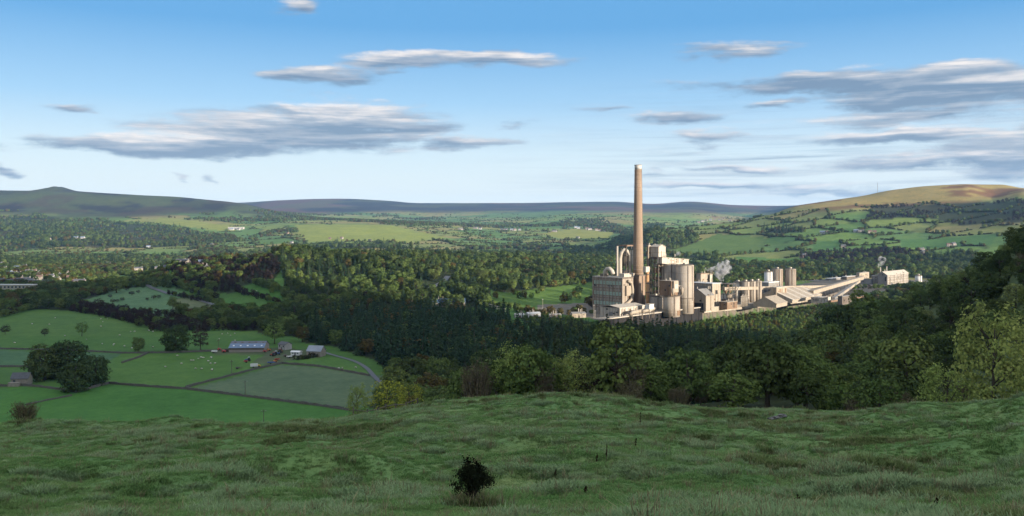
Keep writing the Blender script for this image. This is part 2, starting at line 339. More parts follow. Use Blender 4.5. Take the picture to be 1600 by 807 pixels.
# field patchwork away from the near valley: jittered cells, each its own grass
def cells(X, Y, s, seed, rot=0.5):
    c, sn = math.cos(rot), math.sin(rot)
    xr = (X * c + Y * sn) / s + 0.35 * vnoise(X / s / 2.5, Y / s / 2.5, seed + 3)
    yr = (-X * sn + Y * c) / (s * 0.72) + 0.35 * vnoise(X / s / 2.5, Y / s / 2.5, seed + 4)
    xi = np.floor(xr); yi = np.floor(yr)
    best = np.full(X.shape, 1e9); sec = np.full(X.shape, 1e9); bid = np.zeros(X.shape, np.int64)
    for dx in (-1, 0, 1):
        for dy in (-1, 0, 1):
            a = (xi + dx).astype(np.int64); b = (yi + dy).astype(np.int64)
            h = (a * 73856093 ^ b * 19349663 ^ seed * 83492791) & 0x7fffffff
            h = ((h ^ (h >> 13)) * 1274126177) & 0x7fffffff
            jx = (h & 1023) / 1023.0; jy = ((h >> 10) & 1023) / 1023.0
            d = np.hypot(xi + dx + 0.5 + 0.7 * (jx - 0.5) - xr, yi + dy + 0.5 + 0.7 * (jy - 0.5) - yr)
            nb = d < best
            sec = np.where(nb, best, np.minimum(sec, d)); bid = np.where(nb, h, bid); best = np.where(nb, d, best)
    return bid, (sec - best) * s * 0.5
def cellmap(X, Y):
    r = np.hypot(X, Y)
    a, da = cells(X, Y, 150, 5, 0.4); b, db = cells(X, Y, 260, 8, 0.9)
    far = r > 3800
    return np.where(far, b, a), np.where(far, db, da)
cid, cd = cellmap(X, Y)
PALETTE = np.array([(0.115,0.190,0.045),(0.150,0.205,0.050),(0.090,0.165,0.042),(0.190,0.205,0.058),(0.125,0.180,0.055),(0.215,0.195,0.070),(0.100,0.175,0.052),(0.165,0.195,0.060)])
far = sstep(1250, 1500, np.hypot(X, Y))[..., None]
COLR = COLR * (1 - far) + PALETTE[(cid >> 5) % 8] * far
setc(np.exp(-(cd / 4.0) ** 2) * far[..., 0] * (Y > 0), (0.028, 0.042, 0.014), 0.8)
# moor: heather and bracken; the left ridge's cloud shade is put into dark heather
R0 = np.hypot(X, Y)
THD = np.degrees(THG); THD = np.where(THD > 180, THD - 360, THD)
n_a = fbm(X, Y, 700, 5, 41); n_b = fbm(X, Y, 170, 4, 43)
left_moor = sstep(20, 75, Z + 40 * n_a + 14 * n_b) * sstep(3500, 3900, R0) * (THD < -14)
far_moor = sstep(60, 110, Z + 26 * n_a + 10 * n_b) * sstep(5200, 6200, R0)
HEATH_SHADE = (0.020, 0.018, 0.020)
setc(np.clip(left_moor, 0, 1), (0.036, 0.042, 0.022)); setc(np.clip(left_moor * sstep(-.22, .10, n_b + 0.3 * n_a + 0.1), 0, 1), HEATH_SHADE)
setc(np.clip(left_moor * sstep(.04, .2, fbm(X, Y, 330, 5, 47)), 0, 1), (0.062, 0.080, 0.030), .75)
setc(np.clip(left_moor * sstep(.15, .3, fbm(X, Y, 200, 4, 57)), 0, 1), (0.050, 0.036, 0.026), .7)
setc(np.clip(far_moor, 0, 1), (0.022, 0.019, 0.023))
setc(np.clip(far_moor * sstep(.05, .35, fbm(X, Y, 900, 4, 48)) * (Y > 0), 0, 1), (0.095, 0.050, 0.042), .85)
setc(np.clip(far_moor * sstep(.12, .3, fbm(X, Y, 420, 4, 58)) * (Y > 0), 0, 1), (0.065, 0.070, 0.030), .6)
right_hill = (THD > 13) & (R0 > 2000) & (R0 < 6000)
top_r = sstep(22, 62, Z + 16 * n_a + 8 * n_b - np.clip((THD - 24) * 5.0, 0, 40)) * right_hill
setc(top_r, (0.260, 0.205, 0.070)); setc(top_r * sstep(.0, .35, fbm(X, Y, 240, 4, 51)), (0.175, 0.130, 0.050), .8)
setc(top_r * sstep(.16, .32, fbm(X * .6, Y * 1.6, 150, 4, 53)), (0.115, 0.048, 0.026), .8)
# rough hill grass near the camera and behind it
nearm = 1 - sstep(140, 165, R0)
n1 = fbm(X, Y, 9, 4, 61); n2 = fbm(X, Y, 2.2, 3, 63)
setc(nearm, (0.130, 0.222, 0.076)); setc(nearm * sstep(0, .5, n1 + .4 * n2), (0.165, 0.222, 0.085), .8); setc(nearm * sstep(.1, .6, -n1 + .5 * n2), (0.110, 0.202, 0.066), .8)
backm = ((THD > 45) | (THD < -60)) & (R0 > 120)
setc(backm, (0.06, 0.085, 0.03))
# the fields of the near valley, one by one
FIELDS = [
 ([(-60,505),(0,499),(62,483),(112,486),(190,500),(250,519),(400,518),(412,535),(360,548),(250,551),(-60,546)], (0.074,0.145,0.034)),
 ([(-60,547),(190,553),(165,566),(-60,573)], (0.066,0.135,0.062)),
 ([(-60,575),(165,569),(160,600),(-60,606)], (0.062,0.135,0.034)),
 ([(165,569),(190,553),(250,552),(355,551),(445,560),(440,568),(290,606),(170,600)], (0.075,0.155,0.034)),
 ([(440,570),(520,577),(598,588),(640,600),(560,640),(300,607)], (0.090,0.135,0.072)),
 ([(-60,608),(170,603),(290,608),(552,642),(560,690),(-60,690)], (0.058,0.155,0.032)),
 ([(120,472),(190,450),(250,443),(335,474),(330,485),(270,496),(200,490),(130,480)], (0.090,0.165,0.075)),
 ([(262,470),(300,463),(338,476),(318,490),(276,488)], (0.105,0.130,0.065)),
 ([(445,568),(470,558),(540,560),(572,574),(578,586),(520,578)], (0.075,0.155,0.035)),
 ([(362,448),(400,444),(462,474),(440,477),(380,460)], (0.062,0.150,0.03)),
 ([(330,470),(360,468),(390,478),(350,480)], (0.062,0.150,0.03)),
 ([(365,400),(430,397),(430,404),(380,405)], (0.075,0.145,0.04)),
 ([(760,452),(790,458),(930,440),(930,470),(800,482),(768,480)], (0.085,0.150,0.03)),
 ([(0,452),(44,452),(42,461),(0,461)], (0.06,0.145,0.03)),
 ([(1148,402),(1262,404),(1262,410),(1158,413)], (0.07,0.150,0.035)),
 ([(1040,392),(1120,366),(1200,372),(1190,394),(1100,400)], (0.085,0.140,0.035)),
 ([(1405,375),(1500,372),(1502,386),(1408,387)], (0.070,0.150,0.04)),
 ([(1510,371),(1560,368),(1548,383),(1508,385)], (0.070,0.150,0.04)),
 ([(1275,378),(1312,376),(1310,392),(1268,393)], (0.070,0.150,0.04)),
 ([(460,352),(600,352),(700,372),(640,380),(480,378)], (0.20,0.235,0.050)),  # sunlit far slopes from here on: sunlight put into brighter, yellower grass
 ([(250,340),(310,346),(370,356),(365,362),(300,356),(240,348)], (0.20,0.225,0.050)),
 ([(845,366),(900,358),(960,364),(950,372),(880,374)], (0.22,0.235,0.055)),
]
FIELD_POLYS = []
for pts, c in FIELDS:
    pw = gp(pts, 300 if pts[0][1] > 520 else 700); FIELD_POLYS.append(pw)
    setc(inpoly(X, Y, pw), c)
# plant yard: pale dust and gravel
YARD = yp([(840,900),(925,835),(944,799),(1097,919),(1297,1130),(1420,1180),(1465,1260),(1470,1400),(1290,1420),(1180,1120),(1060,1080),(930,1000),(840,960)])
setc(inpoly(X, Y, YARD), (0.17, 0.15, 0.12))
FARMYARD = gp([(330,547),(412,543),(500,549),(500,560),(465,562),(418,571),(395,567),(412,555),(335,555)])
setc(inpoly(X, Y, FARMYARD), (0.085, 0.085, 0.060), .7)

# ---------------------------------------------------------------- woods (outlines in the world) : polygon, kind, spacing
WOODS = []
def wood(poly, kind, sp, name): WOODS.append((poly, kind, sp, name))
wood(yp([(470,660),(520,640),(585,575),(610,520),(780,500),(830,640),(815,745),(770,860),(660,880),(540,850),(500,790)]), 'conifer', 8.6, 'plantation')
wood(yp([(270,855),(330,760),(400,715),(470,690),(470,760),(540,860),(640,900),(560,980),(440,900),(330,880)]), 'broad', 10, 'farm')
wood(yp([(560,440),(620,400),(700,260),(640,235),(700,190),(760,185),(800,330),(790,500),(610,520)]), 'broad', 12.0, 'bank')
wood(yp([(690,175),(760,165),(900,165),(1080,165),(1090,260),(1000,320),(800,330),(720,250)]), 'scrub', 8.0, 'bank')
wood(yp([(800,330),(1000,320),(1130,300),(1200,500),(1180,730),(1040,745),(945,700),(830,740),(820,600),(790,480)]), 'conifer2', 8.8, 'dark')
wood(yp([(1080,165),(1250,150),(1400,140),(1430,250),(1420,420),(1330,640),(1300,800),(1190,760),(1200,500),(1130,300)]), 'broad', 11.5, 'dell')
wood(yp([(830,745),(945,702),(1040,748),(1180,735),(1300,800),(1340,900),(1330,1080),(1297,1112),(1097,902),(944,782),(900,830),(850,870),(810,850)]), 'edge', 6.0, 'edge')
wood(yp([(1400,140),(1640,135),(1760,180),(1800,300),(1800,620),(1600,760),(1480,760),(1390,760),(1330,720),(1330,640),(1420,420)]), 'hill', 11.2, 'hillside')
wood(yp([(430,900),(445,1020),(430,1180),(465,1330),(600,1650),(800,1900),(960,2000),(960,1300),(925,1080),(840,1000),(770,920),(660,890),(560,960),(480,930)]), 'mixed', 11, 'knoll')
wood(yp([(275,1080),(300,1060),(360,1010),(420,1010),(440,1080),(425,1180),(375,1215),(310,1260),(270,1200)]), 'purple', 8.5, 'knoll')
wood(yp([(-60,900),(60,920),(110,905),(200,1010),(235,1130),(180,1260),(110,1240),(30,1080),(-60,1050)]), 'broad', 11, 'leftwood')
wood(yp([(110,905),(190,815),(250,750),(330,735),(330,770),(260,800),(210,860),(135,955)]), 'purple', 9, 'hedge')
wood(yp([(-60,1800),(200,1750),(430,1800),(500,2050),(420,2500),(150,2300),(-60,2350)]), 'mixed', 13, 'far')
wood(yp([(930,1100),(1090,1130),(1150,1250),(1290,1450),(1440,1450),(1560,1300),(1600,1600),(1500,1850),(1250,1800),(1000,1750),(960,1500)]), 'autumn', 11, 'behind')
wood(yp([(1245,1640),(1440,1600),(1450,1900),(1380,1960),(1250,1960)]), 'purple', 9, 'poplar')
wood(yp([(560,1900),(1000,1950),(1130,1900),(1080,2500),(900,2600),(660,2500)]), 'mixed', 14, 'valley')
wood(gp([(1352,346),(1362,322),(1450,320),(1520,316),(1640,318),(1640,352),(1560,350),(1500,352),(1440,338)], 1900), 'purple', 10.5, 'hilltop')
wood(gp([(1190,357),(1255,355),(1258,364),(1192,364)], 1900), 'conifer', 11, 'strip')
wood(gp([(1000,352),(1040,350),(1030,362),(1000,385),(960,392),(950,384)], 1900), 'mixed', 13, 'spur')
wood(gp([(60,372),(100,352),(160,346),(250,352),(330,366),(370,376),(330,384),(200,388),(100,386)], 2000), 'autumn', 16, 'lithill')
wood(gp([(-60,352),(60,335),(110,345),(60,372),(100,386),(-60,398)], 2000), 'mixed', 16, 'lefthill')
wood(yp([(410,2500),(640,2600),(620,2850),(430,2700)]), 'mixed', 16, 'v2')
wood(yp([(1335,880),(1440,860),(1490,960),(1485,1260),(1425,1172),(1345,1120)]), 'broad', 9.5, 'behind')
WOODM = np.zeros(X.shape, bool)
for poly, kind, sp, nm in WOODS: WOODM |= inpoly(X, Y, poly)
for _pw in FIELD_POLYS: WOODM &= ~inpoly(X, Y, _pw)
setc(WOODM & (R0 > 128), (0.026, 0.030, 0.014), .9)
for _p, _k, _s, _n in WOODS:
    if _n == 'hillside': setc(inpoly(X, Y, _p) & (R0 > 150), (0.085, 0.115, 0.045), .85)     # bracken and grass between the hillside trees, brightened to lift shaded gaps

# ---------------------------------------------------------------- materials
MATS = {}
def new_mat(name):
    m = bpy.data.materials.new(name); m.use_nodes = True; return m, NT(m.node_tree)
def ground_mat():
    m, N = new_mat('ground_cover')
    out = N.n('ShaderNodeOutputMaterial'); b = N.n('ShaderNodeBsdfPrincipled'); N.link(b.outputs[0], out.inputs[0])
    at = N.n('ShaderNodeAttribute'); at.attribute_name = 'cover'
    g = N.n('ShaderNodeNewGeometry')
    n1 = N.noise(g.outputs['Position'], 0.02, 6, 0.6); n2 = N.noise(g.outputs['Position'], 0.35, 5, 0.65); n3 = N.noise(g.outputs['Position'], 3.0, 4, 0.6)
    n4 = N.noise(g.outputs['Position'], 0.09, 5, 0.65)
    n1 = N.m('ADD', N.m('MULTIPLY', n1, .5), N.m('MULTIPLY', n4, .5))
    f = N.m('ADD', N.m('MULTIPLY', N.remap(n1, .36, .64), 0.5), N.m('ADD', N.m('MULTIPLY', N.remap(n2, .3, .7), 0.35), N.m('MULTIPLY', N.remap(n3, .3, .7), 0.25)))
    c = N.mix(1.0, at.outputs['Color'], N.ramp(f, [(0.05, (.58, .66, .60)), (.55, (1, 1, 1)), (1.0, (1.5, 1.3, 1.25))]), 'MULTIPLY')
    N.link(c, b.inputs['Base Color']); b.inputs['Roughness'].default_value = 0.95
    b.inputs['Specular IOR Level'].default_value = 0.1
    bp = N.n('ShaderNodeBump'); bp.inputs['Strength'].default_value = 0.5; bp.inputs['Distance'].default_value = 0.4
    N.link(n2, bp.inputs['Height']); N.link(bp.outputs[0], b.inputs['Normal'])
    return m
GM = ground_mat()
def build_ground():
    idx = np.arange(NTH * NR).reshape(NTH, NR)
    i2 = np.roll(idx, -1, axis=0)
    q = np.stack([idx[:, :-1], idx[:, 1:], i2[:, 1:], i2[:, :-1]], -1).reshape(-1, 4)
    v = np.stack([XG, YG, ZG], -1).reshape(-1, 3)
    v = np.concatenate([v, [[0, 0, ZG[:, 0].mean()]]]); c0 = len(v) - 1
    fan = np.stack([np.full(NTH, c0), idx[:, 0], i2[:, 0]], -1)
    me = bpy.data.meshes.new('ground')
    me.vertices.add(len(v)); me.vertices.foreach_set('co', v.astype(np.float32).ravel())
    loops = np.concatenate([q.ravel(), fan.ravel()]); starts = np.concatenate([np.arange(len(q)) * 4, len(q) * 4 + np.arange(len(fan)) * 3])
    me.loops.add(len(loops)); me.loops.foreach_set('vertex_index', loops.astype(np.int32))
    me.polygons.add(len(starts)); me.polygons.foreach_set('loop_start', starts.astype(np.int32))
    me.update(calc_edges=True); me.validate()
    ca = me.color_attributes.new('cover', 'FLOAT_COLOR', 'POINT')
    cc = np.concatenate([COLR.reshape(-1, 3), [[.05, .09, .03]]]); cc = np.concatenate([cc, np.ones((len(cc), 1))], 1)
    ca.data.foreach_set('color', cc.astype(np.float32).ravel())
    me.shade_smooth(); me.materials.append(GM)
    o = bpy.data.objects.new('ground', me); COL.objects.link(o); tag(o, kind='structure'); return o
build_ground()
# ---------------------------------------------------------------- mesh helpers
def mesh_obj(name, v, f, mat, parent=None, smooth=False, mi=None):
    me = bpy.data.meshes.new(name); me.from_pydata([tuple(a) for a in v], [], [tuple(a) for a in f]); me.update()
    for m in (mat if isinstance(mat, (list, tuple)) else [mat]): me.materials.append(m)
    if mi is not None: me.polygons.foreach_set('material_index', mi)
    if smooth: me.shade_smooth()
    o = bpy.data.objects.new(name, me); COL.objects.link(o)
    if parent: o.parent = parent
    return o
def quads_mesh(name, Q, mat):
    """Q: n x 4 x 3 array of separate quads -> mesh datablock"""
    n = len(Q); me = bpy.data.meshes.new(name)
    me.vertices.add(n * 4); me.vertices.foreach_set('co', Q.astype(np.float32).ravel())
    me.loops.add(n * 4); me.loops.foreach_set('vertex_index', np.arange(n * 4, dtype=np.int32))
    me.polygons.add(n); me.polygons.foreach_set('loop_start', (np.arange(n) * 4).astype(np.int32))
    me.update(calc_edges=True); me.materials.append(mat); return me
def empty(name, loc=(0, 0, 0), rz=0, label=None, cat=None, group=None):
    o = bpy.data.objects.new(name, None); COL.objects.link(o); o.location = loc; o.rotation_euler = (0, 0, rz)
    o.empty_display_size = 0.5
    return tag(o, label, cat, group)
class MB:
    def __init__(s): s.v = []; s.f = []
    def add(s, v, f):
        k = len(s.v); s.v += [Vector(a) for a in v]; s.f += [tuple(i + k for i in a) for a in f]; return s
    def box(s, x0, x1, y0, y1, z0, z1):
        return s.add([(x0,y0,z0),(x1,y0,z0),(x1,y1,z0),(x0,y1,z0),(x0,y0,z1),(x1,y0,z1),(x1,y1,z1),(x0,y1,z1)],
                     [(0,3,2,1),(4,5,6,7),(0,1,5,4),(1,2,6,5),(2,3,7,6),(3,0,4,7)])
    def tube(s, p, q, r0, r1=None, n=10, cap=True):
        r1 = r0 if r1 is None else r1
        p = Vector(p); q = Vector(q); d = (q - p).normalized()
        a = d.orthogonal().normalized(); b = d.cross(a)
        v = []; f = []
        for i in range(n):
            t = 2 * math.pi * i / n; e = a * math.cos(t) + b * math.sin(t)
            v += [p + e * r0, q + e * r1]
        for i in range(n):
            j = (i + 1) % n; f.append((2*i, 2*j, 2*j+1, 2*i+1))
        if cap: f.append(tuple(2*i for i in range(n))[::-1]); f.append(tuple(2*i+1 for i in range(n)))
        return s.add(v, f)
    def pipe(s, pts, r, n=8):
        rs = r if isinstance(r, (list, tuple)) else [r] * len(pts)
        pts = [Vector(p) for p in pts]; v = []; f = []; m = len(pts)
        for k, p in enumerate(pts):
            d = (pts[min(k+1, m-1)] - pts[max(k-1, 0)]).normalized()
            a = d.cross(Vector((0.13, 0.31, 0.94))).normalized(); b = d.cross(a)
            for i in range(n):
                t = 2 * math.pi * i / n; v.append(p + (a * math.cos(t) + b * math.sin(t)) * rs[k])
        for k in range(m - 1):
            for i in range(n):
                j = (i + 1) % n; f.append((k*n+i, k*n+j, (k+1)*n+j, (k+1)*n+i))
        f.append(tuple(range(n))[::-1]); f.append(tuple((m-1)*n+i for i in range(n)))
        return s.add(v, f)
    def lathe(s, prof, n=24, cx=0, cy=0):
        v = []; f = []; m = len(prof)
        for r, z in prof:
            for i in range(n):
                t = 2 * math.pi * i / n; v.append((cx + r * math.cos(t), cy + r * math.sin(t), z))
        for k in range(m - 1):
            for i in range(n):
                j = (i + 1) % n; f.append((k*n+i, k*n+j, (k+1)*n+j, (k+1)*n+i))
        f.append(tuple(range(n))[::-1]); f.append(tuple((m-1)*n+i for i in range(n)))
        return s.add(v, f)
    def prism(s, pts, z0, z1):
        n = len(pts); v = [(x, y, z0) for x, y in pts] + [(x, y, z1) for x, y in pts]
        f = [tuple(range(n))[::-1], tuple(range(n, 2*n))] + [(i, (i+1) % n, n + (i+1) % n, n + i) for i in range(n)]
        return s.add(v, f)
    def gable(s, x0, x1, y0, y1, z0, z1, over=0.4, th=0.25, axis='x'):
        """gabled roof skin with thickness, ridge along axis"""
        x0 -= over; x1 += over; y0 -= over; y1 += over
        if axis == 'x':
            c = (y0 + y1) / 2; a = [(x0,y0,z0),(x1,y0,z0),(x1,c,z1),(x0,c,z1),(x0,y1,z0),(x1,y1,z0)]
        else:
            c = (x0 + x1) / 2; a = [(x0,y0,z0),(x0,y1,z0),(c,y1,z1),(c,y0,z1),(x1,y0,z0),(x1,y1,z0)]
        v = a + [(p[0], p[1], p[2] + th) for p in a]
        return s.add(v, [(0,1,2,3),(3,2,5,4),(6,9,8,7),(9,10,11,8),(0,6,7,1),(4,5,11,10),(0,3,9,6),(3,4,10,9),(1,7,8,2),(2,8,11,5)])
    def gwall(s, x0, x1, y0, y1, z0, ze, zr, axis='x'):
        """walls with gable ends"""
        if axis == 'x':
            c = (y0+y1)/2
            v = [(x0,y0,z0),(x1,y0,z0),(x1,y1,z0),(x0,y1,z0),(x0,y0,ze),(x1,y0,ze),(x1,y1,ze),(x0,y1,ze),(x0,c,zr),(x1,c,zr)]
            f = [(0,1,5,4),(2,3,7,6),(1,2,6,9,5),(3,0,4,8,7),(4,5,9,8),(6,7,8,9),(0,3,2,1)]
        else:
            c = (x0+x1)/2
            v = [(x0,y0,z0),(x1,y0,z0),(x1,y1,z0),(x0,y1,z0),(x0,y0,ze),(x1,y0,ze),(x1,y1,ze),(x0,y1,ze),(c,y0,zr),(c,y1,zr)]
            f = [(0,1,5,8,4),(1,2,6,5),(2,3,7,9,6),(3,0,4,7),(4,8,9,7),(5,6,9,8),(0,3,2,1)]
        return s.add(v, f)
    def build(s, name, mat, parent=None, smooth=False): return mesh_obj(name, s.v, s.f, mat, parent, smooth)

# ---------------------------------------------------------------- plain material makers
def surf(name, col, rough=0.8, var=0.25, streak=0.0, stain=None, scale=0.25, metal=0.0, spec=0.3):
    """a base colour broken up by soft blotches, with optional vertical runs of stain"""
    m, N = new_mat(name)
    out = N.n('ShaderNodeOutputMaterial'); b = N.n('ShaderNodeBsdfPrincipled'); N.link(b.outputs[0], out.inputs[0])
    g = N.n('ShaderNodeNewGeometry')
    n1 = N.noise(g.outputs['Position'], scale, 5, 0.6); n2 = N.noise(g.outputs['Position'], scale * 9, 3, 0.6)
    f = N.m('ADD', N.m('MULTIPLY', N.remap(n1, .3, .7), .65), N.m('MULTIPLY', N.remap(n2, .3, .7), .35))
    lo = tuple(c * (1 - var) for c in col); hi = tuple(min(1, c * (1 + var * .8)) for c in col)
    c = N.mix(f, lo, hi)
    if streak:
        mp = N.n('ShaderNodeMapping'); N.link(g.outputs['Position'], mp.inputs[0]); mp.inputs['Scale'].default_value = (0.42, 0.42, 0.035)
        n3 = N.noise(mp.outputs[0], 1.0, 5, 0.6)
        c = N.mix(N.m('MULTIPLY', N.remap(n3, .46, .72, smooth=True), streak), c, stain)
    N.link(c, b.inputs['Base Color']); b.inputs['Roughness'].default_value = rough; b.inputs['Metallic'].default_value = metal
    b.inputs['Specular IOR Level'].default_value = spec
    return m
def leaf_mat(name, c0, c1, c2, trans=0.25):
    """leaves: colour varies from plant to plant and from clump to clump"""
    m, N = new_mat(name)
    out = N.n('ShaderNodeOutputMaterial')
    oi = N.n('ShaderNodeObjectInfo'); g = N.n('ShaderNodeNewGeometry')
    n = N.noise(g.outputs['Position'], 0.35, 4, 0.6)
    f = N.m('ADD', N.m('MULTIPLY', oi.outputs['Random'], 0.62), N.m('MULTIPLY', N.remap(n, .3, .7), 0.38))
    c = N.ramp(f, [(0.05, c0), (0.5, c1), (0.95, c2)])
    c = N.mix(1.0, c, N.ramp(g.outputs['Random Per Island'], [(0, (.62, .66, .62)), (1, (1.38, 1.3, 1.25))]), 'MULTIPLY')
    d = N.n('ShaderNodeBsdfDiffuse'); t = N.n('ShaderNodeBsdfTranslucent'); N.link(c, d.inputs[0]); N.link(c, t.inputs[0])
    # leaves of a clump catch light as the rounded crown does: lean their shading normal outwards and up
    tc = N.n('ShaderNodeTexCoord'); o1 = N.n('ShaderNodeVectorMath'); o1.operation = 'MULTIPLY_ADD'; N.link(tc.outputs['Object'], o1.inputs[0]); o1.inputs[1].default_value = (.22, .22, .16); o1.inputs[2].default_value = (0, 0, -.35)
    vt = N.n('ShaderNodeVectorTransform'); vt.vector_type = 'VECTOR'; vt.convert_from = 'OBJECT'; vt.convert_to = 'WORLD'; N.link(o1.outputs[0], vt.inputs[0])
    nm = N.n('ShaderNodeVectorMath'); nm.operation = 'NORMALIZE'; N.link(vt.outputs[0], nm.inputs[0])
    o2 = N.n('ShaderNodeVectorMath'); o2.operation = 'MULTIPLY_ADD'; N.link(g.outputs['Normal'], o2.inputs[0]); o2.inputs[1].default_value = (.55, .55, .55); N.link(nm.outputs[0], o2.inputs[2])
    o3 = N.n('ShaderNodeVectorMath'); o3.operation = 'ADD'; N.link(o2.outputs[0], o3.inputs[0]); o3.inputs[1].default_value = (0, 0, .35)
    o4 = N.n('ShaderNodeVectorMath'); o4.operation = 'NORMALIZE'; N.link(o3.outputs[0], o4.inputs[0]); N.link(o4.outputs[0], d.inputs['Normal'])
    mx = N.n('ShaderNodeMixShader'); mx.inputs[0].default_value = trans
    N.link(d.outputs[0], mx.inputs[1]); N.link(t.outputs[0], mx.inputs[2]); N.link(mx.outputs[0], out.inputs[0])
    return m
BARK = surf('bark', (0.075, 0.062, 0.048), 0.95, 0.4, scale=1.5)
L_GREEN = leaf_mat('leaf_green', (0.082,0.135,0.045), (0.115,0.170,0.052), (0.155,0.195,0.060))
L_DARK  = leaf_mat('leaf_dark', (0.048,0.076,0.031), (0.064,0.098,0.036), (0.090,0.110,0.039))
L_LIGHT = leaf_mat('leaf_light', (0.115,0.190,0.058), (0.150,0.230,0.066), (0.200,0.248,0.074), .35)
L_YELL  = leaf_mat('leaf_yellow', (0.25,0.29,0.055), (0.31,0.34,0.06), (0.36,0.36,0.07), .35)
L_AUT   = leaf_mat('leaf_autumn', (0.085,0.086,0.032), (0.110,0.090,0.034), (0.135,0.104,0.038))
L_PURP  = leaf_mat('twig_purple', (0.032,0.025,0.025), (0.042,0.032,0.030), (0.058,0.044,0.036), .1)
L_TWIG  = leaf_mat('twig_grey', (0.100,0.085,0.062), (0.130,0.112,0.074), (0.140,0.132,0.074), .1)
L_CON   = leaf_mat('needle', (0.030,0.060,0.036), (0.043,0.080,0.044), (0.062,0.098,0.047), .1)
L_CON2  = leaf_mat('needle_dull', (0.038,0.056,0.029), (0.050,0.070,0.033), (0.068,0.084,0.036), .1)
L_HILL  = leaf_mat('leaf_hill_lit', (0.145,0.215,0.078), (0.190,0.255,0.092), (0.235,0.270,0.105), .35)  # light on the hillside wood is put into this brighter leaf colour
L_ASH   = leaf_mat('leaf_ash', (0.215,0.300,0.085), (0.265,0.345,0.100), (0.320,0.360,0.115), .4)
L_HEDGE = leaf_mat('hedge_leaf', (0.038,0.052,0.022), (0.053,0.060,0.025), (0.076,0.064,0.029))

# ---------------------------------------------------------------- tree makers (unit: metres, height about 10)
def leaf_quads(P0, Nrm, size, rng):
    n = len(P0)
    Nn = Nrm + rng.normal(0, 0.55, (n, 3)); Nn /= np.linalg.norm(Nn, axis=1)[:, None] + 1e-9
    a = np.cross(Nn, rng.normal(0, 1, (n, 3))); a /= np.linalg.norm(a, axis=1)[:, None] + 1e-9
    b = np.cross(Nn, a); s = size * rng.uniform(0.6, 1.35, (n, 1))
    w = rng.uniform(0.55, 1.0, (n, 1))
    bend = Nn * s * rng.uniform(-.25, .25, (n, 1))
    return np.stack([P0 - a * s, P0 - b * s * w + bend, P0 + a * s, P0 + b * s * w + bend], 1)
def crown_mesh(name, mat, seed, h=10.0, rx=3.6, base=0.18, puffs=46, per=26, size=.34, top=0.0, pr=(.9, 1.5), loose=0.0, peak=1.0):
    rng = np.random.default_rng(seed); Q = []
    z0 = h * base; H = h - z0
    for k in range(puffs):
        t = (k + .5) / puffs; ph = math.acos(1 - 2 * min(.97, t * .93 + .04)) ; az = k * 2.39996 + rng.normal(0, .35)
        rad = rng.uniform(.62, 1.0)
        px = rx * math.sin(ph) * math.cos(az) * rad; py = rx * math.sin(ph) * math.sin(az) * rad
        zz = math.cos(ph) * (.5 if ph < 1.57 else .5) * rad * peak
        pz = z0 + H * (.47 + zz * .88)
        r = rng.uniform(*pr)
        n = max(6, int(per * r * r))
        d = rng.normal(0, 1, (n, 3)); d /= np.linalg.norm(d, axis=1)[:, None]
        d[:, 2] = np.abs(d[:, 2]) * 1.0 - .25 * (rng.random(n) < .35)
        rr_ = r * rng.uniform(.72 - loose * .4, 1.06 + loose * .5, (n, 1))
        p = np.array([px, py, pz]) + d * rr_ * np.array([1, 1, .8])
        out = d + 0.4 * (p - np.array([0, 0, z0 + H * .4])) / rx
        Q.append(leaf_quads(p, out, size, rng))
    return quads_mesh(name, np.concatenate(Q), mat)
def trunk_mesh(name, h, r, seed, limbs=7, rx=3.0, top=.8):
    rng = np.random.default_rng(seed); b = MB()
    b.pipe([(0,0,-.6), (0,0,h*.1), (rng.normal(0,.1),rng.normal(0,.1),h*.4), (rng.normal(0,.25),rng.normal(0,.25),h*top)], [r*1.35, r, r*.7, r*.15], 7)
    for k in range(limbs):
        a = k * 2.4 + rng.normal(0, .3); z = h * rng.uniform(.22, .6); L = rx * rng.uniform(.6, .95)
        b.pipe([(0,0,z), (math.cos(a)*L*.5, math.sin(a)*L*.5, z+h*.10), (math.cos(a)*L, math.sin(a)*L, z+h*rng.uniform(.16,.28))], [r*.42, r*.28, r*.06], 5)
    me = bpy.data.meshes.new(name); me.from_pydata(b.v, [], b.f); me.update(); me.materials.append(BARK); me.shade_smooth(); return me
def conifer_crown(name, mat, seed, h=12.0, rx=2.5, tiers=15, per=30, size=.33, base=.08):
    rng = np.random.default_rng(seed); Q = []
    for k in range(tiers):
        t = k / (tiers - 1); z = h * (base + (1 - base) * t); r = rx * (1 - t) ** .85 + .12
        nb = max(4, int(11 * (1 - t) + 4))
        for j in range(nb):
            a = rng.uniform(0, 6.283); L = r * rng.uniform(.75, 1.15); m = max(3, int(per * L / rx / 3))
            s = rng.uniform(.25, 1, (m, 1)) ** .7
            p = np.concatenate([np.cos(a) * L * s, np.sin(a) * L * s, z - .42 * L * s ** 1.4 + .1], 1) + rng.normal(0, .13, (m, 3))
            Q.append(leaf_quads(p, np.array([[math.cos(a) * .6, math.sin(a) * .6, .8]]).repeat(m, 0), size, rng))
    return quads_mesh(name, np.concatenate(Q), mat)
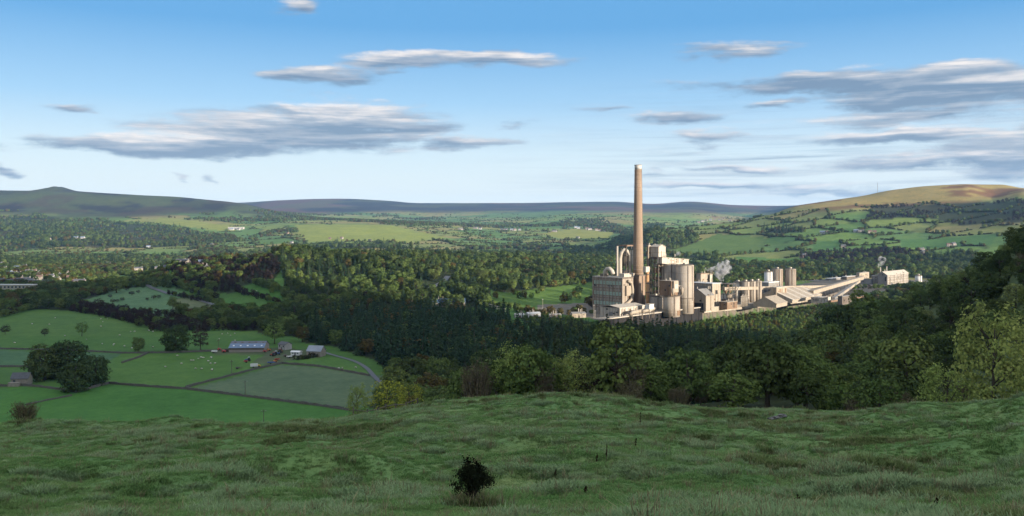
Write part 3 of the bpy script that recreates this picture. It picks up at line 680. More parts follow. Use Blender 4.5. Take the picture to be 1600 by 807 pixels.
def twig_crown(name, mat, seed, h=9.0, rx=3.0, stems=120, leaves=0, leaf=None):
    """bare or nearly bare crown: fine upright twigs as thin faces"""
    rng = np.random.default_rng(seed); Q = []
    for k in range(stems):
        a = rng.uniform(0, 6.283); d = rx * math.sqrt(rng.random()); zb = h * rng.uniform(.05, .6) * (1 - .3 * d / rx)
        L = h * rng.uniform(.25, .42); lean = rng.uniform(.1, .45)
        p0 = np.array([math.cos(a) * d * .55, math.sin(a) * d * .55, zb]); p1 = p0 + np.array([math.cos(a) * lean * L, math.sin(a) * lean * L, L])
        p1[2] = min(p1[2], h * (1.02 - .25 * (d / rx) ** 2))
        w = np.cross(p1 - p0, rng.normal(0, 1, 3)); w = w / np.linalg.norm(w) * rng.uniform(.03, .07)
        Q.append(np.stack([p0 - w, p0 + w, p1 + w * .3, p1 - w * .3])[None])
        m = 5
        s = rng.uniform(.3, 1, (m, 1)); pp = p0 + (p1 - p0) * s; e = pp + rng.normal(0, .5, (m, 3)) + np.array([0, 0, .35])
        ww = np.cross(e - pp, rng.normal(0, 1, (m, 3))); ww = ww / np.linalg.norm(ww, axis=1)[:, None] * .035
        Q.append(np.stack([pp - ww, pp + ww, e + ww * .4, e - ww * .4], 1))
        if leaves: 
            pl = p0 + (p1 - p0) * rng.uniform(.2, 1, (leaves, 1)) + rng.normal(0, .35, (leaves, 3))
            Q.append(leaf_quads(pl, rng.normal(0, 1, (leaves, 3)), .13, rng))
    return quads_mesh(name, np.concatenate(Q), mat)

# shared meshes: kind -> list of (crown, trunk, real height)
TREES = {}
def reg(kind, crown, trunk, h): TREES.setdefault(kind, []).append((crown, trunk, h))
for i in range(4):
    reg('green', crown_mesh('crown', L_GREEN, 100 + i, 10, 3.5 + .35 * (i % 3), .06, 64, 32, .25, pr=(.7, 1.45), peak=1.0 + .05 * i), trunk_mesh('trunk', 10, .28, 200 + i), 10)
    reg('dark', crown_mesh('crown', L_DARK, 120 + i, 10, 3.9 + .3 * (i % 2), .04, 64, 32, .25, pr=(.75, 1.5)), trunk_mesh('trunk', 10, .32, 220 + i), 10)
for i in range(3):
    reg('light', crown_mesh('crown', L_LIGHT, 140 + i, 10, 3.1 + .3 * i, .12, 62, 20, .27, pr=(.6, 1.15), loose=.35), trunk_mesh('trunk', 10, .2, 240 + i), 10)
    reg('autumn', crown_mesh('crown', L_AUT, 160 + i, 10, 3.3 + .3 * i,   .06, 60, 30, .25, pr=(.7, 1.4)), trunk_mesh('trunk', 10, .26, 260 + i), 10)
    reg('conifer', conifer_crown('crown', L_CON, 180 + i, 12, 2.3 + .25 * i), trunk_mesh('trunk', 12, .2, 280 + i, 0, 1, .95), 12)
    reg('conifer_dull', conifer_crown('crown', L_CON2, 190 + i, 12, 2.6 + .3 * i, size=.38), trunk_mesh('trunk', 12, .22, 290 + i, 0, 1, .95), 12)
    reg('bare', twig_crown('crown', L_TWIG, 310 + i, 9, 3.0, 170, 5), trunk_mesh('trunk', 9, .16, 320 + i, 9, 2.4), 9)
    reg('purple', crown_mesh('crown', L_PURP, 330 + i, 9, 2.9 + .2 * i, .08, 48, 24, .22, pr=(.7, 1.25), loose=.5), trunk_mesh('trunk', 9, .17, 340 + i, 8, 2.2), 9)
for i in range(4):
    reg('hill_lit', crown_mesh('crown', L_HILL, 550 + i, 10, 3.3 + .3 * (i % 3), .04, 60, 32, .25, pr=(.65, 1.35)), trunk_mesh('trunk', 10, .22, 560 + i), 10)
for i in range(2):
    reg('yellow', crown_mesh('crown', L_YELL, 350 + i, 6, 2.5, .12, 50, 26, .17, pr=(.45, .9), loose=.5), trunk_mesh('trunk', 6, .12, 360 + i, 8, 2), 6)
for i in range(2):
    reg('dome', crown_mesh('crown', L_DARK, 500 + i, 10, 4.3, -.16, 130, 26, .25, pr=(.85, 1.3)), trunk_mesh('trunk', 10, .4, 510 + i), 10)
for i in range(3):
    reg('ash', crown_mesh('crown', L_ASH, 520 + i, 10, 3.3 + .2 * i, .0, 130, 46, .14, pr=(.5, 1.0), loose=.7), trunk_mesh('trunk', 10, .16, 530 + i, 12), 10)
for i in range(2):
    reg('yshrub', crown_mesh('crown', L_YELL, 540 + i, 6, 2.6, .0, 90, 60, .10, pr=(.35, .7), loose=.6), trunk_mesh('trunk', 6, .10, 545 + i, 10, 2), 6)
def make_tree(kind, loc, height, label, group=None, name='tree', cat='tree', var=None, wide=1.0, rz=None):
    L = TREES[kind]; c, t, h0 = L[random.randrange(len(L)) if var is None else var % len(L)]
    s = height / h0
    o = empty(name, loc, random.uniform(0, 6.28) if rz is None else rz, label, cat, group); o.scale = (s * wide, s * wide, s)
    a = bpy.data.objects.new('trunk', t); a.parent = o; COL.objects.link(a)
    b = bpy.data.objects.new('crown', c); b.parent = o; COL.objects.link(b)
    return o

# low versions for the far woods, which read as one mass
FAR = {}
def farreg(kind, me): FAR.setdefault(kind, []).append(me)
for i in range(2):
    farreg('green', crown_mesh('far', L_GREEN, 400 + i, 10, 4.0, .02, 26, 9, .62, pr=(1.1, 1.7)))
    farreg('dark', crown_mesh('far', L_DARK, 410 + i, 10, 4.2, .02, 26, 9, .62, pr=(1.1, 1.7)))
    farreg('light', crown_mesh('far', L_LIGHT, 415 + i, 10, 3.8, .02, 26, 9, .60, pr=(1.0, 1.6)))
    farreg('hill_lit', crown_mesh('far', L_HILL, 418 + i, 10, 3.8, .02, 26, 9, .60, pr=(1.0, 1.6)))
    farreg('autumn', crown_mesh('far', L_AUT, 420 + i, 10, 3.9, .02, 26, 9, .62, pr=(1.1, 1.7)))
    farreg('purple', crown_mesh('far', L_PURP, 430 + i, 10, 3.2, .02, 26, 12, .42, pr=(1.0, 1.5), loose=.4))
    farreg('conifer', conifer_crown('far', L_CON, 440 + i, 12, 2.5, 10, 16, .5, .03))
    farreg('hedge', crown_mesh('far', L_HEDGE, 450 + i, 3.2, 2.4, -.1, 12, 9, .45, pr=(.7, 1.1)))
FKEYS = []; far_col = bpy.data.collections.new('far_plants')
for k in FAR:
    for me in FAR[k]:
        o = bpy.data.objects.new('plant_%03d' % len(FKEYS), me); far_col.objects.link(o); FKEYS.append(k)
FIDX = {k: [i for i, q in enumerate(FKEYS) if q == k] for k in FAR}

def scatter(name, pts, rz, sc, ix, collection, label, cat=None):
    me = bpy.data.meshes.new(name); n = len(pts)
    me.vertices.add(n); me.vertices.foreach_set('co', np.asarray(pts, np.float32).ravel())
    for nm, arr, ty in (('rz', rz, 'FLOAT'), ('sc', sc, 'FLOAT'), ('ix', ix, 'INT')):
        at = me.attributes.new(nm, ty, 'POINT'); at.data.foreach_set('value', np.asarray(arr, np.int32 if ty == 'INT' else np.float32))
    me.update()
    o = bpy.data.objects.new(name, me); COL.objects.link(o); tag(o, label, cat, kind='stuff')
    ng = bpy.data.node_groups.new(name, 'GeometryNodeTree')
    ng.interface.new_socket('Geometry', in_out='INPUT', socket_type='NodeSocketGeometry')
    ng.interface.new_socket('Geometry', in_out='OUTPUT', socket_type='NodeSocketGeometry')
    nd = ng.nodes; lk = ng.links.new
    gi = nd.new('NodeGroupInput'); go = nd.new('NodeGroupOutput')
    ci = nd.new('GeometryNodeCollectionInfo'); ci.inputs[0].default_value = collection; ci.inputs[1].default_value = True; ci.inputs[2].default_value = True
    ip = nd.new('GeometryNodeInstanceOnPoints'); ip.inputs['Pick Instance'].default_value = True
    def attr(nm, ty):
        a = nd.new('GeometryNodeInputNamedAttribute'); a.data_type = ty; a.inputs[0].default_value = nm; return a.outputs[0]
    cx = nd.new('ShaderNodeCombineXYZ'); lk(attr('rz', 'FLOAT'), cx.inputs[2])
    er = nd.new('FunctionNodeEulerToRotation'); lk(cx.outputs[0], er.inputs[0])
    lk(gi.outputs[0], ip.inputs['Points']); lk(ci.outputs[0], ip.inputs['Instance']); lk(attr('ix', 'INT'), ip.inputs['Instance Index'])
    lk(er.outputs[0], ip.inputs['Rotation']); lk(attr('sc', 'FLOAT'), ip.inputs['Scale'])
    lk(ip.outputs[0], go.inputs[0])
    md = o.modifiers.new('scatter', 'NODES'); md.node_group = ng
    return o

# ---------------------------------------------------------------- put the woods out
MIX = {'broad': (('green', .48), ('dark', .27), ('autumn', .06), ('light', .11), ('bare', .08)), 'conifer': (('conifer', .88), ('green', .05), ('autumn', .07)),
       'conifer2': (('conifer_dull', .62), ('conifer', .22), ('dark', .16)), 'scrub': (('bare', .42), ('green', .25), ('light', .25), ('purple', .08)),
       'hill': (('hill_lit', .58), ('green', .16), ('dark', .10), ('bare', .16)), 'mixed': (('green', .46), ('dark', .30), ('autumn', .06), ('conifer', .18)),
       'edge': (('green', .5), ('conifer', .2), ('autumn', .1), ('light', .2)), 'purple': (('purple', .93), ('green', .07)), 'autumn': (('autumn', .15), ('green', .50), ('dark', .35))}
HT = {'green': (8, 13), 'dark': (9, 14), 'light': (7, 11), 'hill_lit': (7, 12), 'autumn': (8, 13), 'conifer': (12, 17), 'conifer_dull': (11, 15), 'bare': (6, 9), 'purple': (7, 10), 'yellow': (5, 7), 'hedge': (2.2, 4)}
ROADS_PIX = {}
KEEP_OUT = []     # polygons where no tree may stand (buildings, yards, roads)
KEEP_OUT.append(YARD); KEEP_OUT.append(FARMYARD)
def blocked(x, y):
    b = np.zeros(x.shape, bool)
    for p in KEEP_OUT: b |= inpoly(x, y, p)
    return b
ROADLINES = [ # centre line, width
 ('lane', gp([(505,551),(520,556),(545,562),(565,570),(578,580),(584,590),(600,602)]), 2.9),
 ('lane', gp([(228,446),(240,452),(262,460),(300,466),(330,475),(352,486)]), 5.0),
 ('lane', gp([(700,432),(694,440),(684,446),(668,452)]), 7.0),
 ('lane', gp([(775,404),(771,412),(766,420)]), 8.0)]
def near_line(x, y, line, w):
    d = np.full(x.shape, 1e9)
    for (ax, ay), (bx, by) in zip(line[:-1], line[1:]):
        L2 = (bx-ax)**2 + (by-ay)**2 + 1e-9; t = np.clip(((x-ax)*(bx-ax) + (y-ay)*(by-ay)) / L2, 0, 1)
        d = np.minimum(d, np.hypot(x - ax - t*(bx-ax), y - ay - t*(by-ay)))
    return d < w
INDIV = []; FARL = []      # (kind, x, y, z, height, wood name)
rng = np.random.default_rng(5)
def pick(mix, n):
    ks = [k for k, w in mix]; ws = np.array([w for k, w in mix]); return np.array(ks)[rng.choice(len(ks), n, p=ws / ws.sum())]
for poly, kind, sp, nm in WOODS:
    xs = [p[0] for p in poly]; ys = [p[1] for p in poly]
    gx, gy = np.meshgrid(np.arange(min(xs), max(xs), sp), np.arange(min(ys), max(ys), sp))
    x = (gx + rng.uniform(-.48, .48, gx.shape) * sp).ravel(); y = (gy + rng.uniform(-.48, .48, gy.shape) * sp).ravel()
    k = inpoly(x, y, poly) & ~blocked(x, y)
    for f in FIELD_POLYS: k &= ~inpoly(x, y, f)
    for n_, line, w in ROADLINES: k &= ~near_line(x, y, line, w * .8 + (6 if y.mean() > 900 else 3))
    if y.mean() > 1700: k &= fbm(x, y, 120, 3, 88) > -.22
    x, y = x[k], y[k]
    if not len(x): continue
    if y.mean() > 900: t_ = rng.random(len(x)) > .16; x, y = x[t_], y[t_]
    kk = pick(MIX[kind], len(x)); z = hz(x, y)
    cl = fbm(x, y, 60, 2, 77)
    if kind in ('mixed', 'broad', 'autumn', 'hill'):       # kinds come in stands, not evenly mixed
        st = fbm(x, y, 75, 3, 79); st2 = fbm(x, y, 110, 3, 81)
        jit = rng.random(len(x)) < .62
        kk = np.where(jit & (st > .22), 'dark', kk); kk = np.where(jit & (st < -.26), 'hill_lit' if kind == 'hill' else 'green', kk)
        if kind in ('mixed', 'autumn'): kk = np.where(jit & (st2 > .26), 'conifer', kk)
    for i in range(len(x)):
        lo, hi = HT[kk[i]]; h = (lo + (hi - lo) * rng.beta(1.6, 1.8)) * (1 + .25 * cl[i]) * (1.35 if rng.random() < .08 else (.62 if rng.random() < .15 else 1))
        if nm == 'bank' and y[i] < 300: h *= .72
        if nm in ('hillside', 'dell') and y[i] < 210: h *= .70
        if nm == 'edge': h = (h * .5 + 1) * (.62 if y[i] > 790 else 1)
        if nm == 'hillside': h *= rng.choice((.6, .75, .9, 1.0))
        if nm in ('dark', 'bank', 'dell', 'plantation'): h *= 1 + .38 * (1 - min(1, max(0, (y[i] - 400) / 280)))
        INDIV.append((kk[i], x[i], y[i], z[i], h, nm))
INDIV_ALL = INDIV
# ---------------------------------------------------------------- notable single trees
def htree(kind, u, v, px, label, Yd=None, wide=1.0, var=0, group=None, name='tree', cat='tree'):
    """tree by the place of its foot in the photograph and its height in photograph pixels"""
    p = G(u, v) if Yd is None else WP(u, Yd)
    return make_tree(kind, p, px * p.y / F, label, group, name, cat, var, wide)
htree('dome', 70, 594, 62, 'broad dark tree at the left of the clump beside the ruined field barn', wide=1.05, var=0)
htree('dome', 106, 590, 66, 'tallest dark domed tree at the back of the clump near the field barn', wide=1.0, var=1)
htree('dome', 118, 612, 51, 'round dark tree standing in front of its clump at the wall corner', wide=1.08, var=2)
htree('dome', 150, 602, 54, 'dark tree at the right edge of the clump beside the drystone wall', wide=.8, var=3)
htree('green', 216, 551, 26, 'small open green tree standing on the wall between two pastures', wide=1.0, var=1)
htree('dome', 274, 550, 48, 'large dark tree just left of the russet tree near the long barn', wide=.95, var=1)
htree('purple', 313, 548, 38, 'round russet dark tree just left of the long blue barn', wide=1.0, var=1)
htree('light', 429, 538, 37, 'pale green willow behind the long blue barn', wide=1.2, var=1)
htree('purple', 70, 526, 14, 'small dark thorn tree alone in the far left pasture', wide=1.3)
htree('light', 128, 526, 25, 'slim green tree alone in the far left pasture', wide=.95, var=2)
htree('purple', 8, 523, 16, 'dark thorn bush at the left edge of the far pasture', wide=1.4, name='thorn_bush', cat='bush')
htree('green', 270, 484, 22, 'single green tree below the lane bend in the pale field', wide=.95)
htree('green', 182, 458, 26, 'spreading green tree at the top of the pale field with bushes', wide=1.2, var=1)
htree('ash', 1552, 0, 205, 'tall airy yellow-green ash at the right edge behind the grassy crest', Yd=119, wide=.86, var=0)
htree('ash', 1482, 0, 120, 'lower yellow-green ash left of the tall one behind the crest', Yd=132, wide=1.05, var=1)
htree('ash', 1606, 0, 180, 'yellow-green ash cut off by the right edge of the view', Yd=138, wide=.9, var=2)
htree('yshrub', 606, 0, 66, 'yellow leaved shrub behind the rail fence on the crest', Yd=122, wide=1.2, var=0, name='shrub', cat='shrub')
htree('yshrub', 640, 0, 48, 'low yellow shrub at the right end of the rail fence', Yd=127, wide=1.1, var=1, name='shrub', cat='shrub')
htree('ash', 558, 0, 74, 'slender green and yellow sapling left of the rail fence', Yd=116, wide=.62, var=1, name='sapling')
htree('green', 1146, 0, 62, 'broad round green bush right behind the grassy crest', Yd=150, wide=1.55, var=2, name='bush', cat='bush')
htree('ash', 806, 0, 118, 'tall leafy yellow-green tree behind the middle of the crest', Yd=172, wide=.8, var=1)
htree('ash', 900, 0, 96, 'rounded light green tree behind the highest part of the crest', Yd=176, wide=1.1, var=0)
htree('bare', 745, 0, 104, 'thin half-bare tree left of the tall leafy tree on the crest', Yd=170, wide=.85, var=0)
htree('bare', 850, 0, 66, 'grey twiggy thorn between the two light green crest trees', Yd=168, wide=.9, var=1)
htree('dark', 673, 0, 78, 'dark domed tree low in the wood edge above the yellow shrub', Yd=235, wide=1.1, var=2)
htree('dark', 1503, 0, 66, 'broad dark evergreen oak on the wooded slope above the ash', Yd=262, wide=1.35, var=3)
htree('bare', 985, 0, 50, 'dark twiggy scrub bush on the crest right of the rounded tree', Yd=160, wide=1.5, var=2, name='bush', cat='bush')
htree('bare', 1060, 0, 40, 'grey twiggy scrub bush thinning out along the crest', Yd=160, wide=1.5, var=0, name='bush', cat='bush')
htree('bare', 1395, 0, 84, 'tangle of grey saplings behind the crest left of the ash', Yd=150, wide=1.1, var=1, name='thicket', cat='bush')
htree('bare', 1340, 0, 70, 'grey-green thicket behind the crest above the mossy mound', Yd=152, wide=1.1, var=2, name='thicket', cat='bush')
htree('bare', 38, 0, 44, 'leafless twiggy bush at the left edge of the grassy crest', Yd=104, wide=1.7, var=0, name='bush', cat='bush')
for i, (u, v) in enumerate([(148,463),(156,460),(162,458),(172,466),(134,464),(183,473),(176,474),(191,471),(206,462),(216,459),(230,470),(240,468),(248,467),(198,455)]):
    htree('purple', u, v, random.uniform(5, 8), 'low dark bush scattered on the pale green field', wide=1.6, var=i, group='bushes on the pale field', name='bush', cat='bush')

# ---------------------------------------------------------------- which wood trees show singly
def vtop(x, y, z): return VH - z / y * F
cand = []
for t in INDIV_ALL:
    k, x, y, z, h, nm = t; u = 800 + x / y * F
    cand.append((y, u, t))
cand.sort(key=lambda a: a[0])
topv = np.full(2400, 900.0)
ground_v = np.full(2400, 660.0)
vis = []
for y, u, t in cand:
    k, x, y, z, h, nm = t
    w = max(1.0, h * .32 / y * F); vt = vtop(x, y, z + h)
    a = int(max(0, u - w + 400)); b = int(min(2399, u + w + 400)) + 1
    if a >= b: continue
    cur = np.minimum(topv[a:b], 640)
    show = float(np.mean(np.clip(cur - vt, 0, h / y * F)))
    if -20 < u < 1620 and show > 1.5: vis.append((show * w, t))
    prof_ = vt + (np.abs(np.arange(a, b) - 400 - u) / w) ** 2 * h * .35 / y * F
    topv[a:b] = np.minimum(topv[a:b], prof_)
vis.sort(key=lambda a: -a[0])
cnt = {'con': 0, 'broad': 0}; chosen = set()
NAMEK = {'green': 'broadleaf_tree', 'dark': 'broadleaf_tree', 'light': 'broadleaf_tree', 'hill_lit': 'broadleaf_tree', 'autumn': 'autumn_tree', 'bare': 'bare_tree', 'purple': 'thorn_tree', 'conifer': 'conifer_tree', 'conifer_dull': 'conifer_tree'}
KINDW = {'green': 'green leafy tree', 'dark': 'deep green leafy tree', 'light': 'light green leafy tree', 'hill_lit': 'soft green leafy tree', 'autumn': 'brownish autumn tree', 'bare': 'grey half-bare tree', 'purple': 'dark purplish tree', 'conifer': 'dark spruce', 'conifer_dull': 'dull dark conifer'}
WHERE = {'plantation': 'of the plantation left of the works', 'dark': 'of the belt below the works', 'bank': 'of the wood behind the grassy crest', 'dell': 'of the dark dell right of centre',
 'hillside': 'of the wooded hillside at right', 'farm': 'of the wood behind the farm', 'knoll': 'of the wooded knoll', 'leftwood': 'of the belt before the town', 'hedge': 'of the wide hedge above the pasture', 'behind': 'of the wood behind the works'}
WHERE['edge'] = 'of the fringe below the works wall'
WUY = {}
for sc_, t in vis: WUY.setdefault(t[5], []).append((800 + t[1] / t[2] * F, t[2]))
WQ = {k: (np.quantile([a for a, b in v], (.33, .67)), np.quantile([b for a, b in v], (.33, .67))) for k, v in WUY.items()}
for sc_, t in vis:
    k, x, y, z, h, nm = t
    if nm not in WHERE: continue
    g = 'con' if k.startswith('conifer') else 'broad'
    if cnt[g] >= 290: continue
    cnt[g] += 1; chosen.add(id(t))
    qu, qy = WQ[nm]; u_ = 800 + x / y * F
    pos_ = ('front', 'middle', 'back')[int(np.searchsorted(qy, y))] + ' ' + ('left', 'centre', 'right')[int(np.searchsorted(qu, u_))]
    lo, hi = HT[k]; sz = 'low ' if h < lo + (hi - lo) * .25 else ('tall ' if h > lo + (hi - lo) * .8 else '')
    lb = sz + KINDW[k] + ' at the ' + pos_ + ' ' + WHERE[nm]
    make_tree(k, (x, y, z), h, lb, lb.replace('tree', 'trees').replace('spruce ', 'spruces ', 1), NAMEK[k], 'tree', wide=random.uniform(.88, 1.2))
rest = [t for t in INDIV_ALL if id(t) not in chosen]

def put(lst, name, label):
    pts = np.array([(t[1], t[2], t[3] - .3) for t in lst]); n = len(lst)
    kmap = {'conifer_dull': 'conifer', 'bare': 'purple', 'yellow': 'light'}
    ix = [random.choice(FIDX[kmap.get(t[0], t[0])]) for t in lst]
    h0 = {'conifer': 12.0, 'hedge': 3.2}
    sc = [t[4] / h0.get(kmap.get(t[0], t[0]), 10.0) for t in lst]
    scatter(name, pts, rng.uniform(0, 6.28, n), sc, ix, far_col, label, None)
put(rest, 'woodland', 'woods that close up into one mass along the valley')

# hedges and field trees of the far valley sides
N_ = 1500000
r = np.exp(rng.uniform(math.log(1150), math.log(6800), N_)); th = rng.uniform(R(-32), R(32), N_)
hx, hy = r * np.sin(th), r * np.cos(th)
_, d_ = cellmap(hx, hy)
hzv = hz(hx, hy)
moor = (hzv > 55 + 25 * fbm(hx, hy, 300, 3, 91)) | ((hzv > 5) & (fbm(hx, hy, 500, 3, 92) > .1))
keep = (d_ < 2.2) & ~moor
bad = blocked(hx[keep], hy[keep])
for f in FIELD_POLYS: bad |= inpoly(hx[keep], hy[keep], f)
hx, hy, hzv = hx[keep][~bad], hy[keep][~bad], hzv[keep][~bad]
gaps = fbm(hx, hy, 130, 2, 93) > -.32
hx, hy, hzv = hx[gaps], hy[gaps], hzv[gaps]
HL = []
for i in range(len(hx)):
    tall = rng.random() < .16
    k = random.choice(('green', 'dark', 'autumn', 'green')) if tall else 'hedge'
    HL.append((k, hx[i], hy[i], hzv[i], rng.uniform(6, 11) if tall else rng.uniform(2.2, 4.2)))
put(HL, 'hedgerow', 'far hedgerows dividing the fields of the valley sides')
N_ = 110000
r = np.exp(rng.uniform(math.log(1500), math.log(7200), N_)); th = rng.uniform(R(-32), R(32), N_)
hx, hy = r * np.sin(th), r * np.cos(th); hzv = hz(hx, hy)
dn = fbm(hx, hy, 520, 4, 95) + .25 * fbm(hx, hy, 90, 2, 96)
keep = (dn > np.where(hx < -300, .13, .24)) & (hzv < np.where(hx < 0, 70, 25)) & ~((hx > 500) & (hy > 1950))
bad = blocked(hx, hy)
for f in FIELD_POLYS: bad |= inpoly(hx, hy, f)
keep &= ~bad
hx, hy, hzv = hx[keep], hy[keep], hzv[keep]
kk = pick((('green', .40), ('dark', .28), ('autumn', .27), ('purple', .05)), len(hx))
put([(kk[i], hx[i], hy[i], hzv[i], rng.uniform(8, 14)) for i in range(len(hx))], 'valley_woods', 'scattered copses merging over the far valley floor and sides')
# bush belts of the near valley: hedges drawn by their course in the photograph
BELTS = [([(112,486),(150,492),(200,502),(250,519)],'purple',7),([(250,519),(330,517),(400,516)],'purple',6),([(0,497),(40,486),(62,482)],'green',8),([(338,476),(352,486),(400,492)],'green',8),
 ([(190,450),(250,442),(300,455),(335,470)],'green',9),([(262,460),(330,473)],'purple',6),([(130,478),(200,489),(270,496),(330,486)],'purple',7),([(362,446),(380,460),(440,478)],'purple',7),([(400,443),(462,473)],'green',9),
 ([(465,563),(500,557)],'hedge',3),([(760,470),(770,482)],'green',9),([(935,470),(925,482)],'autumn',9),([(800,486),(840,492),(925,492)],'autumn',9),([(768,480),(800,484)],'green',7),
 ([(1080,440),(1140,438),(1200,432)],'autumn',10),([(1330,452),(1400,452),(1440,446)],'green',7),([(1300,470),(1340,462)],'autumn',6),([(0,404),(150,400),(300,405)],'dark',10),([(0,446),(60,452),(110,448)],'green',9),
 ([(60,430),(120,428)],'dark',9),([(10,420),(150,415),(280,420)],'green',9),([(120,440),(240,440)],'green',11),([(0,432),(80,438)],'dark',8),([(280,440),(330,432),(400,408)],'dark',9)]
BL = []
for pts, kind, hh in BELTS:
    w = gp(pts, 300)
    for (ax, ay), (bx, by) in zip(w[:-1], w[1:]):
        L = math.hypot(bx - ax, by - ay); n = max(2, int(L / (hh * .5)))
        for i in range(n):
            s_ = (i + random.random()) / n; off = random.gauss(0, hh * .35)
            x = ax + (bx - ax) * s_ - (by - ay) / L * off; y = ay + (by - ay) * s_ + (bx - ax) / L * off
            k = kind if random.random() < .75 else random.choice(('green', 'dark', 'purple'))
            if k == 'hedge' and kind != 'hedge': k = 'green'
            BL.append((k, x, y, hz1(x, y), hh * random.uniform(.65, 1.25)))
mp = FIELD_POLYS[12]; mx = [q[0] for q in mp]; my = [q[1] for q in mp]
for _ in range(90):                      # parkland trees breaking up the meadow beside the works
    x, y = random.uniform(min(mx), max(mx)), random.uniform(min(my), max(my))
    if inpoly(np.array([x]), np.array([y]), mp)[0] and fbm(np.array([x]), np.array([y]), 60, 2, 99)[0] > -.15: BL.append((random.choice(('green', 'dark', 'autumn', 'light')), x, y, hz1(x, y), random.uniform(6, 12)))
for _ in range(420):                     # garden trees of the town
    p_ = G(random.uniform(-20, 345), random.uniform(406, 452), ymin=1000)
    BL.append((random.choice(('green', 'dark', 'dark', 'green', 'autumn')), p_.x, p_.y, p_.z, random.uniform(6, 12)))
put(BL, 'hedge_belt', 'overgrown hedges and tree belts between valley fields and town gardens')

# ---------------------------------------------------------------- lanes
def ribbon(name, line, w, mat, lift=.12, step=6.0):
    pts = []
    for (ax, ay), (bx, by) in zip(line[:-1], line[1:]):
        n = max(1, int(math.hypot(bx-ax, by-ay) / step))
        for i in range(n): pts.append((ax + (bx-ax)*i/n, ay + (by-ay)*i/n))
    pts.append(line[-1]); pts = np.array(pts)
    for _ in range(6):
        pts[1:-1] = (pts[:-2] + 2 * pts[1:-1] + pts[2:]) / 4
    v = []; f = []
    for i, p in enumerate(pts):
        d = pts[min(i+1, len(pts)-1)] - pts[max(i-1, 0)]; d = d / (np.linalg.norm(d) + 1e-9); nrm = np.array([-d[1], d[0]])
        for s_ in (-.5, .5):
            q = p + nrm * w * s_; v.append((q[0], q[1], hz1(*q) + lift))
        c = (hz1(*p) + lift)
        v[-1] = (v[-1][0], v[-1][1], max(v[-1][2], c - .1)); v[-2] = (v[-2][0], v[-2][1], max(v[-2][2], c - .1))
        if i: k = 2 * i; f.append((k-2, k-1, k+1, k))
    o = mesh_obj(name, v, f, mat); return tag(o, kind='structure')
ASPH = surf('wet_asphalt', (0.085, 0.085, 0.09), 0.6, .2, scale=.3, spec=.5)
for nm, line, w in ROADLINES: ribbon(nm, line, w, ASPH, .3)

# ---------------------------------------------------------------- drystone walls
STONE = surf('drystone', (0.105, 0.100, 0.088), 0.95, .5, scale=1.3)
def wall(pts, label, h=1.3, w=.8):
    line = gp(pts, 300); v = []; f = []; P_ = []
    for (ax, ay), (bx, by) in zip(line[:-1], line[1:]):
        n = max(1, int(math.hypot(bx-ax, by-ay) / 2.2))
        for i in range(n): P_.append((ax + (bx-ax)*i/n, ay + (by-ay)*i/n))
    P_.append(line[-1]); P_ = np.array(P_)
    for i, p in enumerate(P_):
        d = P_[min(i+1, len(P_)-1)] - P_[max(i-1, 0)]; d = d / (np.linalg.norm(d) + 1e-9); nr = np.array([-d[1], d[0]])
        z = hz1(*p); hh = h * random.uniform(.78, 1.15); j = nr * random.uniform(-.15, .15)
        for s_, zz, ww in ((-1, -.4, w), (-1, hh, w * .6), (1, hh * random.uniform(.92, 1.05), w * .6), (1, -.4, w)):
            q = p + nr * s_ * ww * .5 + j; v.append((q[0], q[1], z + zz))
        if i:
            k = 4 * i
            for a in range(3): f.append((k-4+a, k-3+a, k+1+a, k+a))
    f.append((0, 1, 2, 3)); n4 = len(v) - 4; f.append((n4+3, n4+2, n4+1, n4))
    o = mesh_obj('drystone_wall', v, f, STONE); tag(o, label, 'wall', 'drystone walls of the valley fields'); return o
wall([(-40,546),(120,549),(190,553),(250,552),(330,550)], 'drystone wall running left from the long barn across the pastures')
wall([(190,568),(215,560),(232,552)], 'short pale drystone wall slanting up to the small open tree')
wall([(-40,574),(60,573),(120,576)], 'drystone wall at the left running to the tree clump')
wall([(18,603),(60,605),(118,613)], 'drystone wall between the field barn and the tree clump')
wall([(118,614),(145,607),(170,600)], 'drystone wall stepping up at the right of the tree clump')
wall([(170,600),(230,605),(290,609),(420,625),(500,635),(552,643)], 'long dark drystone wall crossing below the pale blue-green field')
wall([(290,607),(330,596),(395,579),(440,569)], 'drystone wall rising from the long wall to the farmyard machines')
wall([(440,569),(500,574),(560,585),(577,588)], 'drystone wall along the top of the pale blue-green field')
wall([(-40,605),(20,604)], 'drystone wall at the left edge beside the field barn')
wall([(40,634),(75,626),(112,619)], 'low tumbled brown wall below the tree clump', h=.8)
# ---------------------------------------------------------------- the cement works
CONC  = surf('dusty_concrete', (0.285, 0.25, 0.205), .9, .18, .75, (0.125, 0.085, 0.055), .12)
CONC2 = surf('silo_concrete', (0.315, 0.28, 0.235), .9, .14, .8, (0.175, 0.130, 0.095), .10)
CHIM  = surf('chimney_concrete', (0.22, 0.165, 0.120), .9, .2, .75, (0.19, 0.12, 0.08), .08)
RUST  = surf('rusty_cladding', (0.19, 0.125, 0.08), .85, .3, .7, (0.13, 0.07, 0.04), .2)
DUSTY = surf('dusty_cladding', (0.30, 0.26, 0.205), .8, .16, .65, (0.17, 0.12, 0.08), .3)
PALE  = surf('pale_cladding', (0.39, 0.355, 0.30), .8, .12, .5, (0.24, 0.185, 0.13), .3)
WHITE = surf('white_roof', (0.50, 0.50, 0.485), .7, .08, .2, (0.5, 0.48, 0.42), .3)
GREYC = surf('grey_cladding', (0.19, 0.185, 0.175), .8, .2, .5, (0.15, 0.13, 0.11), .3)
